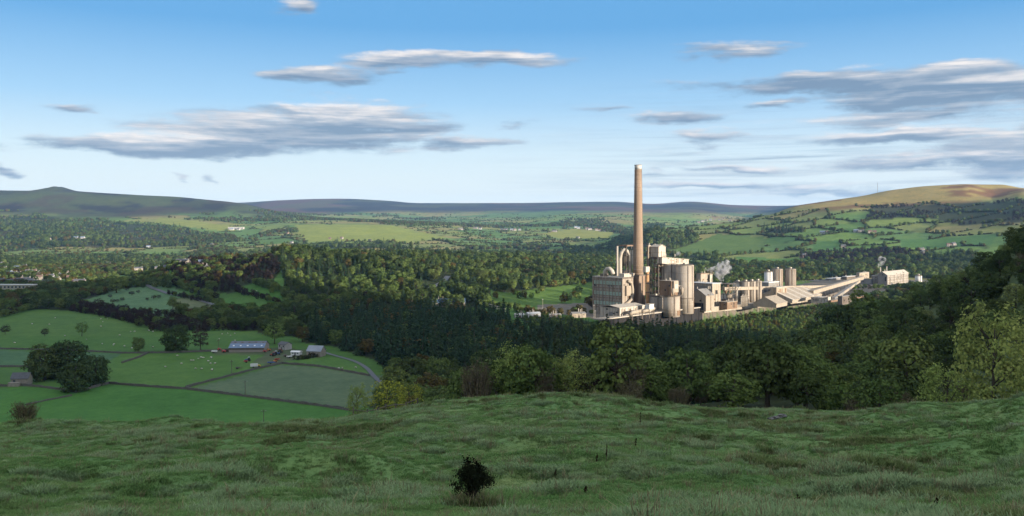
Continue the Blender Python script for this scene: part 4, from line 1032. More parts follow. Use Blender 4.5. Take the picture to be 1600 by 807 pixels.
STEEL = surf('dusty_steel', (0.13, 0.11, 0.09), .8, .3, .3, (0.07, 0.05, 0.04), .4)
DARKW = surf('retaining_wall_shade', (0.016, 0.0155, 0.016), .9, .25, .3, (0.012, 0.011, 0.011), .2)  # the shade on the wall is put into this near-black colour
GLASSG = surf('dusty_green_glazing', (0.25, 0.33, 0.27), .45, .25, .5, (0.22, 0.19, 0.14), .5)
VOID = surf('dark_opening', (0.02, 0.02, 0.02), .9, .2)
S2 = math.sqrt(.5)
def La(uc, Yc, ur):
    t = (ur - 800) / F; Xc = (uc - 800) / F * Yc; return (t * Yc - Xc) / (S2 * (1 - t))
def Lb(uc, Yc, ul):
    t = (ul - 800) / F; Xc = (uc - 800) / F * Yc; return (Xc - t * Yc) / (S2 * (1 + t))
def zv(v, Y): return -(v - VH) / F * Y
WORKS = 'buildings of the cement works'
def corner(name, uc, Yc, label, cat='building', z=PL):
    """thing whose near corner stands in a given column and depth; its walls run along the works' own axes"""
    return empty(name, ((uc - 800) / F * Yc, Yc, z), R(45), label, cat, WORKS)
def ribs_x(x0, x1, y, z0, z1, n, w=.25, d=.18):
    b = MB()
    for i in range(n):
        x = x0 + (x1 - x0) * (i + .5) / n; b.box(x - w / 2, x + w / 2, y - d, y + .02, z0, z1)
    return b
def block(name, uc, Yc, ul, ur, vt, label, mat, roof=WHITE, vb=None, over=.4, rt=.5, cat='building', nwin=0):
    a, b_ = La(uc, Yc, ur), Lb(uc, Yc, ul); z0 = PL if vb is None else zv(vb, Yc); h = zv(vt, Yc) - z0
    o = corner(name, uc, Yc, label, cat, z0)
    MB().box(0, a, 0, b_, -1.5 if vb is None else 0, h).build('wall', mat, o)
    MB().box(-over, a + over, -over, b_ + over, h, h + rt).build('roof', roof, o)
    return o, a, b_, h
# mill building with three bands of green glazing
o, a, b_, h = block('mill_building', 973, 872, 926, 990, 435, 'tall stained mill hall with three green window bands, left of the chimney', CONC, PALE)
nb = 9
for k, zf in enumerate((.80, .50, .22)):
    band = MB().box(-.18, .02, 1.0, b_ - 1.0, h * zf - .9, h * zf + 4.3).build('window_band', RUST, o)
    for i in range(nb):
        y0 = 1.6 + (b_ - 3.2) * i / nb; y1 = y0 + (b_ - 3.2) / nb - .5
        w_ = MB().box(-.34, -.16, y0, y1, h * zf - .2, h * zf + 3.8).build('window', GLASSG, band)
for i in range(nb + 1):
    y = .25 + (b_ - .5) * i / nb
    MB().box(-.5, .02, y - .25, y + .25, 0, h).build('pilaster', CONC, o)
for z in (.15, .42, .70, .96):
    MB().box(-.28, .02, 0, b_, h * z - .3, h * z + .3).build('string_course', RUST, o)
MB().pipe([(a*.35,-1.6,h-3),(a*.62,-2.6,h-5),(a*.72,-2.6,h-12),(a*.72,-2.6,h-17),(a*.60,-2.4,h-22),(a*.35,-1.8,h-25),(a*.05,-1.4,h-27)], 1.5, 10).build('downcomer_duct', DUSTY, o, True)
MB().box(a*.2, a*.7, -2.2, .05, h-18, h-8).build('duct_casing', DUSTY, o)
MB().pipe([(4,26,h+.3),(4,26,h+5),(4,23.5,h+8.2),(4,20,h+8.6),(4,17,h+6.5),(4,15.5,h+3.2)], 2.2, 10).build('roof_duct', PALE, o, True)
MB().box(2, 7, 24, 31, h + .5, h + 3.4).build('fan_house', STEEL, o)
MB().box(5, a + 4, 2, 9, h + .5, h + 4.2).build('roof_gallery', PALE, o)
MB().box(-.1, a, -.5, -.05, h - .9, h + .9).build('parapet', STEEL, o)
# low pale shed
o, a, b_, h = block('flat_roof_shed', 968, 826, 938, 1007, 482.5, 'low pale shed with dark doors at the foot of the mill hall', PALE, PALE, rt=.35)
MB().gable(-.5, a + .5, -.5, b_ + .5, h + .4, h + 2.2, 0, .3, 'x').build('roof_ridge', PALE, o)
for i in range(9): MB().box(a*i/9-.15, a*i/9+.15, -.45, -.05, 0, h).build('wall_rib', DUSTY, o)
for f_ in (.16, .38, .60, .80): MB().box(a*f_, a*f_+1.6, -.14, .02, 1.5, h - 1.2).build('louvre', STEEL, o)
for i in range(6): MB().box(-.2, .02, 1 + b_*i/6.2, 1.25 + b_*i/6.2, 0, h).build('wall_rib', GREYC, o)
MB().box(-.16, .02, b_*.35, b_*.55, 0, 6).build('door', GREYC, o)
# chimney
cx, cy = uvY(997, 893)
ch = empty('chimney', (cx, cy, PL), R(45), 'very tall tapering brown concrete chimney with a pale top band', 'chimney')
zs = zv(431, 893) - PL; zt = zv(258, 893) - PL; zc = zv(265, 893) - PL
MB().box(-5.2, 5.2, -5.2, 5.2, -1, zs).build('plinth', CHIM, ch)
MB().box(-5.5, -5.17, -4.2, 3.2, 2, zs - 2).build('rust_panel', RUST, ch)
MB().box(-6.2, 6.2, -6.2, 6.2, zs, zs + 1.0).build('platform', STEEL, ch)
MB().lathe([(5.55, zs + .5), (5.15, zs + 20), (4.65, zs + 45), (4.15, zs + 75), (3.62, zc)], 28).build('shaft', CHIM, ch, True)
for k in range(26):
    z = zs + 2 + (zc - zs - 4) * k / 25; t = (z - zs) / (zc - zs); r_ = 5.55 - 1.93 * t ** .92
    MB().lathe([(r_ + .02, z), (r_ + .09, z + .12), (r_ + .09, z + .42), (r_ + .0, z + .55)], 28).build('joint_ring', CHIM, ch)
MB().lathe([(3.63, zc), (3.66, zt - .6)], 28).build('cap_band', surf('pale_cap', (.40, .39, .37), .8, .15), ch, True)
MB().lathe([(3.72, zt - .6), (3.9, zt - .2), (3.9, zt), (3.0, zt + .05), (3.0, zt - 2)], 28).build('rim', CHIM, ch)
MB().box(-.25, .25, -6.0, -5.6, 0, zs).build('ladder', STEEL, ch)
MB().tube((3.9, -3.9, zs), (2.7, -2.7, zt - 2), .14, .14, 5).build('conductor', STEEL, ch)
# preheater frame behind the mill hall
o = corner('preheater_tower', 979, 918, 'open steel preheater tower with curved duct behind the mill hall'); a, b_ = 17, 14; h = zv(385, 918) - PL
for x in (0, a / 2, a):
    for y in (0, b_): MB().box(x - .35, x + .35, y - .35, y + .35, -1, h).build('column', STEEL, o)
for k in range(7):
    z = h * (k + 1) / 7; MB().box(-.6, a + .6, -.6, b_ + .6, z - .45, z).build('floor', STEEL, o)
for k, (x, y) in enumerate(((4, 4), (12, 5), (6, 10), (13, 10))):
    MB().lathe([(.5, h*.35), (2.6, h*.45), (2.6, h*.60), (1.0, h*.62)], 12, x, y).build('cyclone', DUSTY, o, True)
    MB().lathe([(.5, h*.64), (2.6, h*.74), (2.6, h*.90), (1.0, h*.92)], 12, x, y).build('cyclone', DUSTY, o, True)
MB().pipe([(-3,6,0),(-3,6,h*.80),(-2.4,5,h*.90),(0,3,h*.95),(3,1,h*.92),(4,-1.2,h*.85),(4,-1.4,h*.55)], 1.8, 10).build('duct', PALE, o, True)
MB().tube((-5.6, 8, 0), (-5.6, 8, h*1.0), 1.0, 1.0, 10).build('vent_pipe', PALE, o, True)
MB().box(5, a + .3, -.3, 5, h*.70, h*.93).build('cladding', PALE, o)
MB().box(2, a + 2, 1, b_ - 1, h, h + 1.0).build('roof', RUST, o)
# lift tower
o, a, b_, h = block('lift_tower', 1013, 905, 1010.5, 1016.5, 384.5, 'slim tan lift tower directly right of the chimney', DUSTY, PALE)
for k in range(9): MB().box(a*.3, a*.7, -.12, .02, h*(.12+k*.095), h*(.15+k*.095)).build('slot', VOID, o)
# head house on legs
uc, Yc = 1029, 899; a, b_ = La(uc, Yc, 1040), Lb(uc, Yc, 1016.5); zb = zv(402, Yc) - PL; zt_ = zv(386.5, Yc) - PL
o = corner('head_house', uc, Yc, 'pale boxy head house raised on dark steel legs right of the chimney')
MB().box(0, a, 0, b_, zb, zt_).build('wall', PALE, o)
MB().gable(0, a, 0, b_, zt_, zt_ + 2.4, .5, .3, 'y').build('roof', PALE, o); MB().gwall(.2, a-.2, .2, b_-.2, zt_ - .2, zt_, zt_ + 2.3, 'y').build('gable_wall', PALE, o)
MB().box(-.2, a + .2, -.25, b_ + .2, zb + 4.4, zb + 4.9).build('band', DUSTY, o)
for x in (.6, a - .6):
    for y in (.6, b_ / 2, b_ - .6): MB().box(x-.4, x+.4, y-.4, y+.4, -1, zb).build('leg', STEEL, o)
for k in range(8):
    z = zb * (k + .6) / 8; MB().box(.2, a - .2, .2, b_ - .2, z, z + .5).build('floor', STEEL, o)
    MB().box(2, a - 2, 2.0, b_ - 2, z + .5, z + zb/8 * (.75 if k % 2 else .4)).build('machine', RUST if k % 3 else DUSTY, o)
for k in range(4): MB().tube((.6, .2, zb*k/4), (a-.6, .2, zb*(k+1)/4), .22, .22, 5).build('brace', STEEL, o)
MB().tube((a*.5, -.6, 0), (a*.5, -.6, zb), .7, .7, 8).build('chute', DUSTY, o, True)
# silos
def silo(name, u, Yd, rp, vt, label, mat=CONC2, rim=True, bands=5, vb=None):
    r_ = rp * Yd / F; x, y = uvY(u, Yd); z0 = PL if vb is None else zv(vb, Yd); h = zv(vt, Yd) - z0
    o = empty(name, (x, y, z0), R(45), label, 'silo', 'silos of the cement works')
    MB().lathe([(r_, -1.5), (r_, h)], 32).build('shell', mat, o, True)
    MB().lathe([(r_ + .25, h), (r_ + .25, h + .5), (.5, h + 1.0)], 32).build('roof', PALE, o)
    for k in range(bands): 
        z = h * (k + 1) / (bands + 1); MB().lathe([(r_ + .01, z), (r_ + .06, z + .05), (r_ + .06, z + .3), (r_, z + .35)], 32).build('lift_joint', mat, o)
    return o, r_, h
silo('silo', 1045, 908, 11.8, 414, 'tall concrete silo under the inclined gallery, left one of the pair')
o, r_, h = silo('silo', 1070, 893, 13.6, 415.5, 'tallest wide concrete silo at the right end of the tower block')
MB().box(-.4, .4, -r_ - .35, -r_ + .3, h*.25, h).build('ladder', STEEL, o)
MB().lathe([(r_ + 1.0, h*.30), (r_ + 1.0, h*.31)], 24).build('walkway', STEEL, o)
for k in range(10):
    t = k / 10 * 6.283; MB().tube((r_*.9*math.cos(t), r_*.9*math.sin(t), h), (r_*.9*math.cos(t), r_*.9*math.sin(t), h + 1.6), .12, .12, 5).build('rail_post', STEEL, o)
o, r_, h = silo('silo', 1049, 862, 13.1, 463, 'squat concrete silo carrying a rusty machine house and cyclones')
MB().lathe([(r_ + 1.2, h + .2), (r_ + 1.2, h + .7), (r_, h + .7)], 24).build('gallery_ring', STEEL, o)
for k in range(20):
    t = k / 20 * 6.283; MB().tube(((r_+1.1)*math.cos(t), (r_+1.1)*math.sin(t), h + .6), ((r_+1.1)*math.cos(t), (r_+1.1)*math.sin(t), h + 1.8), .08, .08, 4).build('rail_post', STEEL, o)
MB().box(-2, 2.5, -r_ - .1, -r_ + .6, 0, 5).build('door', RUST, o)
silo('silo', 1024, 882, 12.2, 464, 'squat concrete silo left of the one with the rusty machine house')
zt_ = zv(462, 862)
o = corner('machine_house', 1049, 853, 'rusty brown machine house on top of the squat silo', 'building', zt_)
a, b_ = La(1049, 853, 1059), Lb(1049, 853, 1030.5); h = zv(440, 853) - zt_
MB().box(0, a, 0, b_, 0, h).build('wall', RUST, o); MB().box(-.3, a+.3, -.3, b_+.3, h, h+.4).build('roof', DUSTY, o)
MB().box(a*.1, a*.8, -2.4, 0, h*.25, h*1.02).build('filter_box', DUSTY, o)
MB().box(a*.2, a*.7, -2.6, -2.3, h*.5, h*.8).build('panel', PALE, o)
for dx in (-1.5, a + 3.0):
    MB().lathe([(.3, .2), (1.5, 4), (1.5, 7.5), (.5, 8)], 12, dx, -3.0).build('cyclone', DUSTY, o, True)
MB().pipe([(a+3, -3, 7.6), (a+3.4, -2.6, 9), (a+1.5, -.5, 9.6), (a*.6, 0, 9)], .55, 8).build('pipe', PALE, o, True)
MB().tube((a + 5, -1, 0), (a + 1, -2.2, 8), .35, .35, 6).build('strut', PALE, o)
# gallery over the silo tops
uc, Yc = 1034.5, 892; a = La(uc, Yc, 1076); z0 = zv(414, Yc) + 1.2
o = corner('silo_top_gallery', uc, Yc, 'long pale gallery lying across the tops of the tall silos', 'gallery', z0)
h0, h1 = zv(402.5, Yc) - z0, zv(406, Yc + a * S2) - z0
zb1 = zv(415.5, Yc + a * S2) - z0
b = MB(); b.add([(0,0,0),(a,0,zb1),(a,6,zb1),(0,6,0),(0,0,h0),(a,0,h1),(a,6,h1),(0,6,h0)], [(0,3,2,1),(4,5,6,7),(0,1,5,4),(1,2,6,5),(2,3,7,6),(3,0,4,7)]); b.build('wall', PALE, o)
b = MB(); b.add([(-.5,-.5,h0),(a+.5,-.5,h1),(a+.5,6.5,h1),(-.5,6.5,h0),(-.5,-.5,h0+.4),(a+.5,-.5,h1+.4),(a+.5,6.5,h1+.4),(-.5,6.5,h0+.4)], [(0,3,2,1),(4,5,6,7),(0,1,5,4),(1,2,6,5),(2,3,7,6),(3,0,4,7)]); b.build('roof', PALE, o)
for i in range(8): MB().box(a*(i+.5)/8-.1, a*(i+.5)/8+.1, -.12, .02, .1, h1 - .2).build('wall_rib', DUSTY, o)
# rusty stack duct and filters in front
x, y = uvY(1011.5, 876); o = empty('rusty_duct', (x, y, PL), R(45), 'rust-orange vertical duct with hood right of the chimney foot', 'duct', WORKS)
zt_ = zv(424, 876) - PL; zb = zv(470, 876) - PL
MB().tube((0,0,-1), (0,0,zt_), 1.75, 1.75, 14).build('pipe', surf('orange_rust', (.36,.21,.10), .8, .25, .5, (.2,.1,.05), .2), o, True)
for k in range(3): MB().lathe([(1.8, zb + 8 + 9*k), (2.15, zb + 8.2 + 9*k), (2.15, zb + 8.8 + 9*k), (1.8, zb + 9 + 9*k)], 14).build('flange', STEEL, o)
MB().box(-4.6, 1.8, -1.6, 2.2, zt_ - 1, zt_ + 4.6).build('hood', PALE, o)
x, y = uvY(1015, 842); o = empty('filter_unit', (x, y, PL), R(45), 'small white filter unit on a steel stand before the squat silos', 'filter', WORKS)
MB().box(-3.6, 3.6, -2.5, 2.5, 8, 12.6).build('casing', WHITE, o); MB().box(-3.9, 3.9, -2.8, 2.8, 12.6, 13.0).build('roof', PALE, o)
MB().add([(-3.4,-2.3,8),(3.4,-2.3,8),(3.4,2.3,8),(-3.4,2.3,8),(-.6,-.5,5),(.6,-.5,5),(.6,.5,5),(-.6,.5,5)], [(0,1,5,4),(1,2,6,5),(2,3,7,6),(3,0,4,7),(4,5,6,7)]).build('hopper', PALE, o)
for sx in (-3.2, 3.2):
    for sy in (-2.1, 2.1): MB().tube((sx, sy, -1), (sx, sy, 8), .22, .22, 6).build('leg', STEEL, o)
def ducth(pts, r_, label, mat=DUSTY):
    p0 = Vector(P(*pts[0])); o = empty('ground_duct', p0, 0, label, 'duct', WORKS)
    MB().pipe([Vector(P(*q)) - p0 for q in pts], r_, 12).build('pipe', mat, o, True)
    for q in pts: 
        w = Vector(P(*q)) - p0; MB().box(w.x - .3, w.x + .3, w.y - .3, w.y + .3, PL - p0.z - 1, w.z).build('support', STEEL, o)
ducth([(984, 492, 822), (988, 488.5, 824), (1003, 486, 836)], 1.7, 'thick tan duct lying before the pale shed', DUSTY)
ducth([(1004, 487, 832), (1019, 484, 846), (1022, 482, 850)], 1.5, 'shorter tan duct right of the thick one')
# retaining wall
uc, Yc = 944, 796; a = La(uc, Yc, 1097.5); z1 = zv(500, Yc)
o = corner('retaining_wall', uc, Yc, 'long dark retaining wall with pale coping below the works', 'wall', z1)
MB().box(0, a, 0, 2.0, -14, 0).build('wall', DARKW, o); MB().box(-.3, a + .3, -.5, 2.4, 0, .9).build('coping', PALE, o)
MB().box(-.3, a, 2.4, 14, -.6, .25).build('apron', DUSTY, o)
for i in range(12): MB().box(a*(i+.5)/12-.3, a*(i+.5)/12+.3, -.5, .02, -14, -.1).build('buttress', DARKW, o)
# conveyor galleries: any two points
def gallery(p0, p1, w, h, label, wall, roof, npan=10, legs=5, panels=True):
    p0 = Vector(p0); p1 = Vector(p1); d = p1 - p0; L = Vector((d.x, d.y)).length; yaw = math.atan2(d.y, d.x); dz = d.z
    o = empty('conveyor_gallery', p0, yaw, label, 'conveyor', 'conveyor galleries of the works')
    def Z_(x): return dz * x / L
    def slab(name, x0, x1, y0, y1, za, zb_, m):
        a0, a1 = Z_(x0), Z_(x1)
        MB().add([(x0,y0,a0+za),(x1,y0,a1+za),(x1,y1,a1+za),(x0,y1,a0+za),(x0,y0,a0+zb_),(x1,y0,a1+zb_),(x1,y1,a1+zb_),(x0,y1,a0+zb_)],
                 [(0,3,2,1),(4,5,6,7),(0,1,5,4),(1,2,6,5),(2,3,7,6),(3,0,4,7)]).build(name, m, o)
    slab('casing', 0, L, -w/2 + .12, w/2 - .12, 0, h, wall); slab('roof', -.3, L + .3, -w/2 - .25, w/2 + .25, h, h + .35, roof)
    for i in range(npan):
        x0 = L * i / npan + .25; x1 = L * (i + 1) / npan - .25
        slab('panel', x0, x1, -w/2 - .02, -w/2 + .1, .15, h - .15, wall if (i * 7) % 3 else roof)
    for i in range(legs):
        x = L * (i + .5) / legs; wx = p0.x + math.cos(yaw)*x; wy = p0.y + math.sin(yaw)*x; gz = hz1(wx, wy) - p0.z - 1
        if gz < Z_(x) - .5:
            b = MB(); b.tube((x, -w/2 + .3, gz), (x, -w/2 + .3, Z_(x)), .28, .28, 5); b.tube((x, w/2 - .3, gz), (x, w/2 - .3, Z_(x)), .28, .28, 5); b.build('trestle', STEEL, o)
    return o
gallery(P(1098, 489, 917), P(1296, 470, 1126), 4.0, 5.0, 'long tan conveyor gallery running right from the dark retaining wall', DUSTY, PALE, 22, 9)
gallery(P(1130, 454, 962), P(1300, 450, 1150), 4.0, 3.2, 'brown conveyor gallery crossing behind the middle silos', DUSTY, DUSTY, 16, 9)
gallery(P(1268, 460, 1070), P(1347, 437, 1265), 5.0, 4.2, 'wide brown conveyor rising right to the kiln end buildings', DUSTY, DUSTY, 14, 7)
gallery(P(1302, 470, 1060), P(1343, 441, 1255), 3.6, 3.4, 'narrow conveyor rising right beneath the wide one', DUSTY, GREYC, 12, 7)
# sheds right of the tall silo
o, a, b_, h = block('flat_roof_hall', 1113, 938, 1078, 1126, 444, 'hall with a white roof edge right of the tallest silo', DUSTY, WHITE)
for i in range(6): MB().box(-.25, .02, b_*(i+.5)/6-.3, b_*(i+.5)/6+.3, 0, h).build('column', GREYC, o)
MB().box(-.14, .02, 1, b_-1, h*.55, h*.9).build('window_band', GREYC, o)
MB().box(a*.35, a*.62, -.14, .02, h*.55, h*.72).build('window', VOID, o)
uc, Yc = 1103, 905; a, b_ = La(uc, Yc, 1116), Lb(uc, Yc, 1078); he = zv(463, Yc) - PL
o = corner('gabled_shed', uc, Yc, 'grey gabled shed with a dark doorway in front of the flat roofed hall')
MB().gwall(0, a, 0, b_, -1, he, he + 6.5, 'x').build('wall', DUSTY, o); MB().gable(0, a, 0, b_, he, he + 6.6, .4, .3, 'x').build('roof', GREYC, o)
MB().box(-.12, .02, b_*.15, b_*.75, 0, he*.5).build('doorway', VOID, o)
for i in range(5): MB().box(a*(i+.5)/5-.12, a*(i+.5)/5+.12, -.15, .02, 0, he).build('wall_rib', PALE, o)
o, a, b_, h = block('square_hopper', 1095, 992, 1088, 1108.5, 428.5, 'square tan hopper block behind the flat roofed hall', DUSTY, RUST)
for i in range(5): MB().box(a*(i+.5)/5-.15, a*(i+.5)/5+.15, -.2, .02, 0, h).build('wall_rib', PALE, o)
block('hopper_stair', 1109.5, 1000, 1108.8, 1113, 430, 'narrow stair tower beside the square hopper block', PALE, PALE)
# middle of the works
silo('silo', 1153, 1012, 7.2, 442, 'short pale silo left of the middle silo row', PALE, bands=3)
for i, (u, l) in enumerate(((1165, 'left'), (1174.5, 'middle'), (1184, 'right'))):
    silo('silo', u, 1004 + 6 * i, 6.0, 441.5 - i * .6, l + ' one of three stained silos behind the steel racks', CONC, bands=3)
o = corner('open_mill', 1139, 962, 'dark steel mill frame full of pipes left of the middle silos', 'building'); a, b_ = 14, 11
for x in (0, a/2, a):
    for y in (0, b_): MB().box(x-.3, x+.3, y-.3, y+.3, -1, 24).build('column', STEEL, o)
for z in (6, 12, 18, 23.5): MB().box(-.5, a+.5, -.5, b_+.5, z, z+.45).build('floor', STEEL, o)
for (x, y, z) in ((3, 3, 6.4), (9, 4, 6.4), (5, 7, 12.4), (11, 6, 12.4), (4, 4, 18.4)):
    MB().lathe([(.4, z), (1.8, z+2), (1.8, z+4.6), (.6, z+5)], 12, x, y).build('vessel', DUSTY if z < 12 else RUST, o, True)
MB().pipe([(a+1,-1,2),(a+1,-1,15),(a+3,-2,19),(a+6,-2,19.5)], .8, 8).build('pipe', PALE, o, True)
MB().box(1, a-1, 1, b_-1, 0, 5.5).build('casing', RUST, o)
o = corner('pipe_rack', 1158, 955, 'row of upright pipes before the middle silos', 'rack')
for i in range(9): MB().tube((i*1.9, 0, -1), (i*1.9, 0, 11 + (i % 3)), .45, .45, 8).build('pipe', DUSTY if i % 2 else PALE, o, True)
MB().box(-1, 17, -.6, .6, 9.5, 10).build('beam', STEEL, o); MB().box(-1, 17, -.7, .7, 4.5, 5).build('beam', STEEL, o)
o, a, b_, h = block('low_mill_shed', 1136, 930, 1124, 1152, 473, 'low rusty shed before the dark mill frame', RUST, DUSTY)
for i in range(7): MB().box(a*(i+.5)/7-.12, a*(i+.5)/7+.12, -.2, .02, 0, h).build('wall_rib', DUSTY, o)
silo('silo', 1200.5, 1095, 6.2, 425.5, 'smooth white silo behind the middle of the works', WHITE, bands=2)
for (u, l) in ((1214.5, 'left'), (1235, 'right')):
    o, r_, h = silo('ribbed_silo', u, 1112, 8.0, 421.5, l + ' one of the two rust streaked ribbed silo banks', CONC2, bands=2)
    for k in range(18):
        t = k / 18 * 6.283; MB().tube((r_*1.02*math.cos(t), r_*1.02*math.sin(t), 0), (r_*1.02*math.cos(t), r_*1.02*math.sin(t), h + .3), .35, .35, 6).build('rib', RUST if k % 2 else DUSTY, o)
block('white_roof_shed', 1201, 1060, 1189, 1217, 442.5, 'shed with a bright white roof below the smooth white silo', GREYC, WHITE, rt=.9)
o, a, b_, h = block('transfer_house', 1213, 1010, 1204.5, 1229.5, 450, 'tan transfer house with pale lid in front of the brown conveyor', DUSTY, PALE)
for i in range(4): MB().box(a*(i+.2)/4, a*(i+.75)/4, -.15, .02, h*.2, h*.9).build('panel', RUST if i % 2 else DUSTY, o)
# limestone store with a long corrugated roof
p0 = Vector(P(1238, 475, 1000)); p1 = Vector(P(1284, 464.5, 1085)); L = math.hypot(p1.x-p0.x, p1.y-p0.y); yaw = math.atan2(p1.y-p0.y, p1.x-p0.x)
o = empty('stone_store', (p0.x, p0.y, PL), yaw, 'long stone store with a low corrugated tan roof', 'building', WORKS)
he, hr, w_ = 2.5, 12.5, 48
MB().gwall(0, L, 0, w_, -1, he, hr - .1, 'x').build('wall', DUSTY, o)
for i in range(14):
    x0, x1 = L * i / 14, L * (i + 1) / 14 - .35
    for y0, y1, za, zb_ in ((-1, w_/2, he - .2, hr), (w_ + 1, w_/2, he - .2, hr)):
        MB().add([(x0,y0,za+.1),(x1,y0,za+.1),(x1,y1,zb_+.1),(x0,y1,zb_+.1),(x0,y0,za+.5),(x1,y0,za+.5),(x1,y1,zb_+.5),(x0,y1,zb_+.5)], [(0,3,2,1),(4,5,6,7),(0,1,5,4),(1,2,6,5),(2,3,7,6),(3,0,4,7)]).build('roof_sheet', DUSTY if i % 3 else PALE, o)
o2 = empty('small_store', (P(1213, 479, 945).x, 945, PL), yaw, 'smaller store with a tan roof left of the long stone store', 'building', WORKS)
MB().gwall(0, 34, 0, 26, -1, 3, 9.9, 'x').build('wall', DUSTY, o2)
for i in range(8):
    x0, x1 = 34 * i / 8, 34 * (i + 1) / 8 - .3
    for y0, y1 in ((-.8, 13), (26.8, 13)):
        MB().add([(x0,y0,2.9),(x1,y0,2.9),(x1,y1,10.1),(x0,y1,10.1),(x0,y0,3.3),(x1,y0,3.3),(x1,y1,10.5),(x0,y1,10.5)], [(0,3,2,1),(4,5,6,7),(0,1,5,4),(1,2,6,5),(2,3,7,6),(3,0,4,7)]).build('roof_sheet', DUSTY, o2)
o, a, b_, h = block('end_shed', 1282, 1005, 1267, 1294, 466, 'pale end shed at the right end of the long tan gallery', PALE, PALE)
MB().box(-.12, .02, 2, b_*.6, h*.2, h*.75).build('door', GREYC, o)
# kiln end
block('grey_store', 1361, 1292, 1338, 1364.5, 437, 'grey cladded store left of the kiln house', GREYC, GREYC)
block('kiln_annex', 1364, 1300, 1361.5, 1377, 431.5, 'tan annex between grey store and kiln house', DUSTY, PALE)
uc, Yc = 1386, 1268; a, b_ = La(uc, Yc, 1419), Lb(uc, Yc, 1372); h = zv(431, Yc) - PL
o = corner('kiln_house', uc, Yc, 'large grey kiln house with pale shallow roof and two thin stacks')
MB().gwall(0, a, 0, b_, -1, h, h + 5, 'x').build('wall', GREYC, o); MB().gable(0, a, 0, b_, h, h + 5.2, 1.0, .5, 'x').build('roof', PALE, o)
for k in range(7): MB().box(0, a, -.3, .02, h*(.1+.125*k), h*(.16+.125*k)).build('cladding_band', DUSTY if k % 2 else PALE, o)
for i in range(7): MB().box(a*i/6.4, a*i/6.4+.5, -.5, .02, 0, h).build('column', GREYC, o)
MB().box(-.14, .02, b_*.1, b_*.25, h*.45, h*.85).build('doorway', VOID, o)
for x, y in ((2, b_*.8), (a*.35, b_*.9)): MB().tube((x, y, h), (x, y, h + 12), .9, .8, 10).build('stack', PALE, o, True)
silo('storage_tank', 1435, 1335, 5.0, 431.5, 'white tank beyond the kiln house at the wood edge', WHITE, bands=1)
for i, (ul, uc, ur, vt, Yd, m, rf, lab) in enumerate([(1290,1298,1316,436,1380,GREYC,WHITE,'low dark shed with white roof behind the rising conveyor, left one'),(1316,1323,1338,433,1400,STEEL,WHITE,'low dark shed with bright roof beside the rising conveyor head'),
      (1338,1343,1358,427,1420,DUSTY,GREYC,'tan block standing behind the head of the rising conveyors'),(1262,1272,1292,440,1360,STEEL,GREYC,'long dark shed behind the ribbed silos'),(1244,1250,1266,443,1330,GREYC,STEEL,'dark shed right of the ribbed silos')]):
    block('works_shed', uc, Yd, ul, ur, vt, lab, m, rf)
block('dark_pump_house', 1316, 985, 1309, 1331, 464, 'dark flat roofed pump house right of the end shed', STEEL, GREYC)
block('yard_wall', 1296, 1015, 1294.5, 1352, 470, 'long low brown yard wall beyond the end shed', RUST, GREYC, rt=.3, cat='wall')
# left of the works
p = G(700, 480); o = empty('blue_roof_shed', (p.x, p.y, p.z), R(6), 'long low shed with a blue roof among the trees left of the works', 'building', WORKS)
BLUE = surf('blue_roof', (0.085, 0.145, 0.26), .6, .15)
MB().gwall(-18, 18, 0, 14, -1, 4.5, 7.6, 'x').build('wall', GREYC, o); MB().gable(-18, 18, 0, 14, 4.5, 7.8, .5, .3, 'x').build('roof', BLUE, o)
for i in range(6): MB().box(-16 + i*5.6, -13 + i*5.6, -.12, .02, .5, 3.4).build('door', GREYC, o)
o = empty('lattice_conveyor', P(746, 473.5, 945), 0, 'pale lattice conveyor sloping down to the right by the green meadow', 'conveyor', WORKS)
q0 = Vector(P(746, 473.5, 945)); q1 = Vector(P(790, 487, 880)) - q0
for dz in (0, 2.4):
    for dy in (0, 3): MB().tube((0, dy, dz), (q1.x, q1.y + dy, q1.z + dz), .22, .22, 5).build('chord', PALE, o)
for i in range(12):
    a_, b2 = q1 * (i / 12), q1 * ((i + 1) / 12); MB().tube(a_, b2 + Vector((0, 0, 2.4)), .14, .14, 4).build('lattice_bar', PALE, o)
for i in range(4):
    a_ = q1 * (i / 4 + .05); MB().tube((a_.x, a_.y + 1.5, hz1(q0.x+a_.x, q0.y+a_.y+1.5) - q0.z - 1), (a_.x, a_.y + 1.5, a_.z), .25, .25, 5).build('leg', STEEL, o)
for (u, v, L_, w_, h_, m, rf, lab) in [(835,496,13,7,3.2,WHITE,WHITE,'low white cabin at the yard entrance left of the works'),(812,497,9,5,2.8,WHITE,WHITE,'small white cabin left of the longer one at the yard'),(905,497,14,9,4,DUSTY,GREYC,'low brown hut just left of the mill hall'),(868,497,12,4,2.4,GREYC,GREYC,'flat grey store between the white cabins and the brown hut')]:
    p = G(u, v); o = empty('yard_hut', p, R(random.uniform(0, 20)), lab, 'building', WORKS)
    MB().gwall(-L_/2, L_/2, 0, w_, -.8, h_, h_ + 1.2, 'x').build('wall', m, o); MB().gable(-L_/2, L_/2, 0, w_, h_, h_ + 1.3, .3, .2, 'x').build('roof', rf, o)
    MB().box(-1, 1, -.1, .02, 0, 2.1).build('door', STEEL, o)
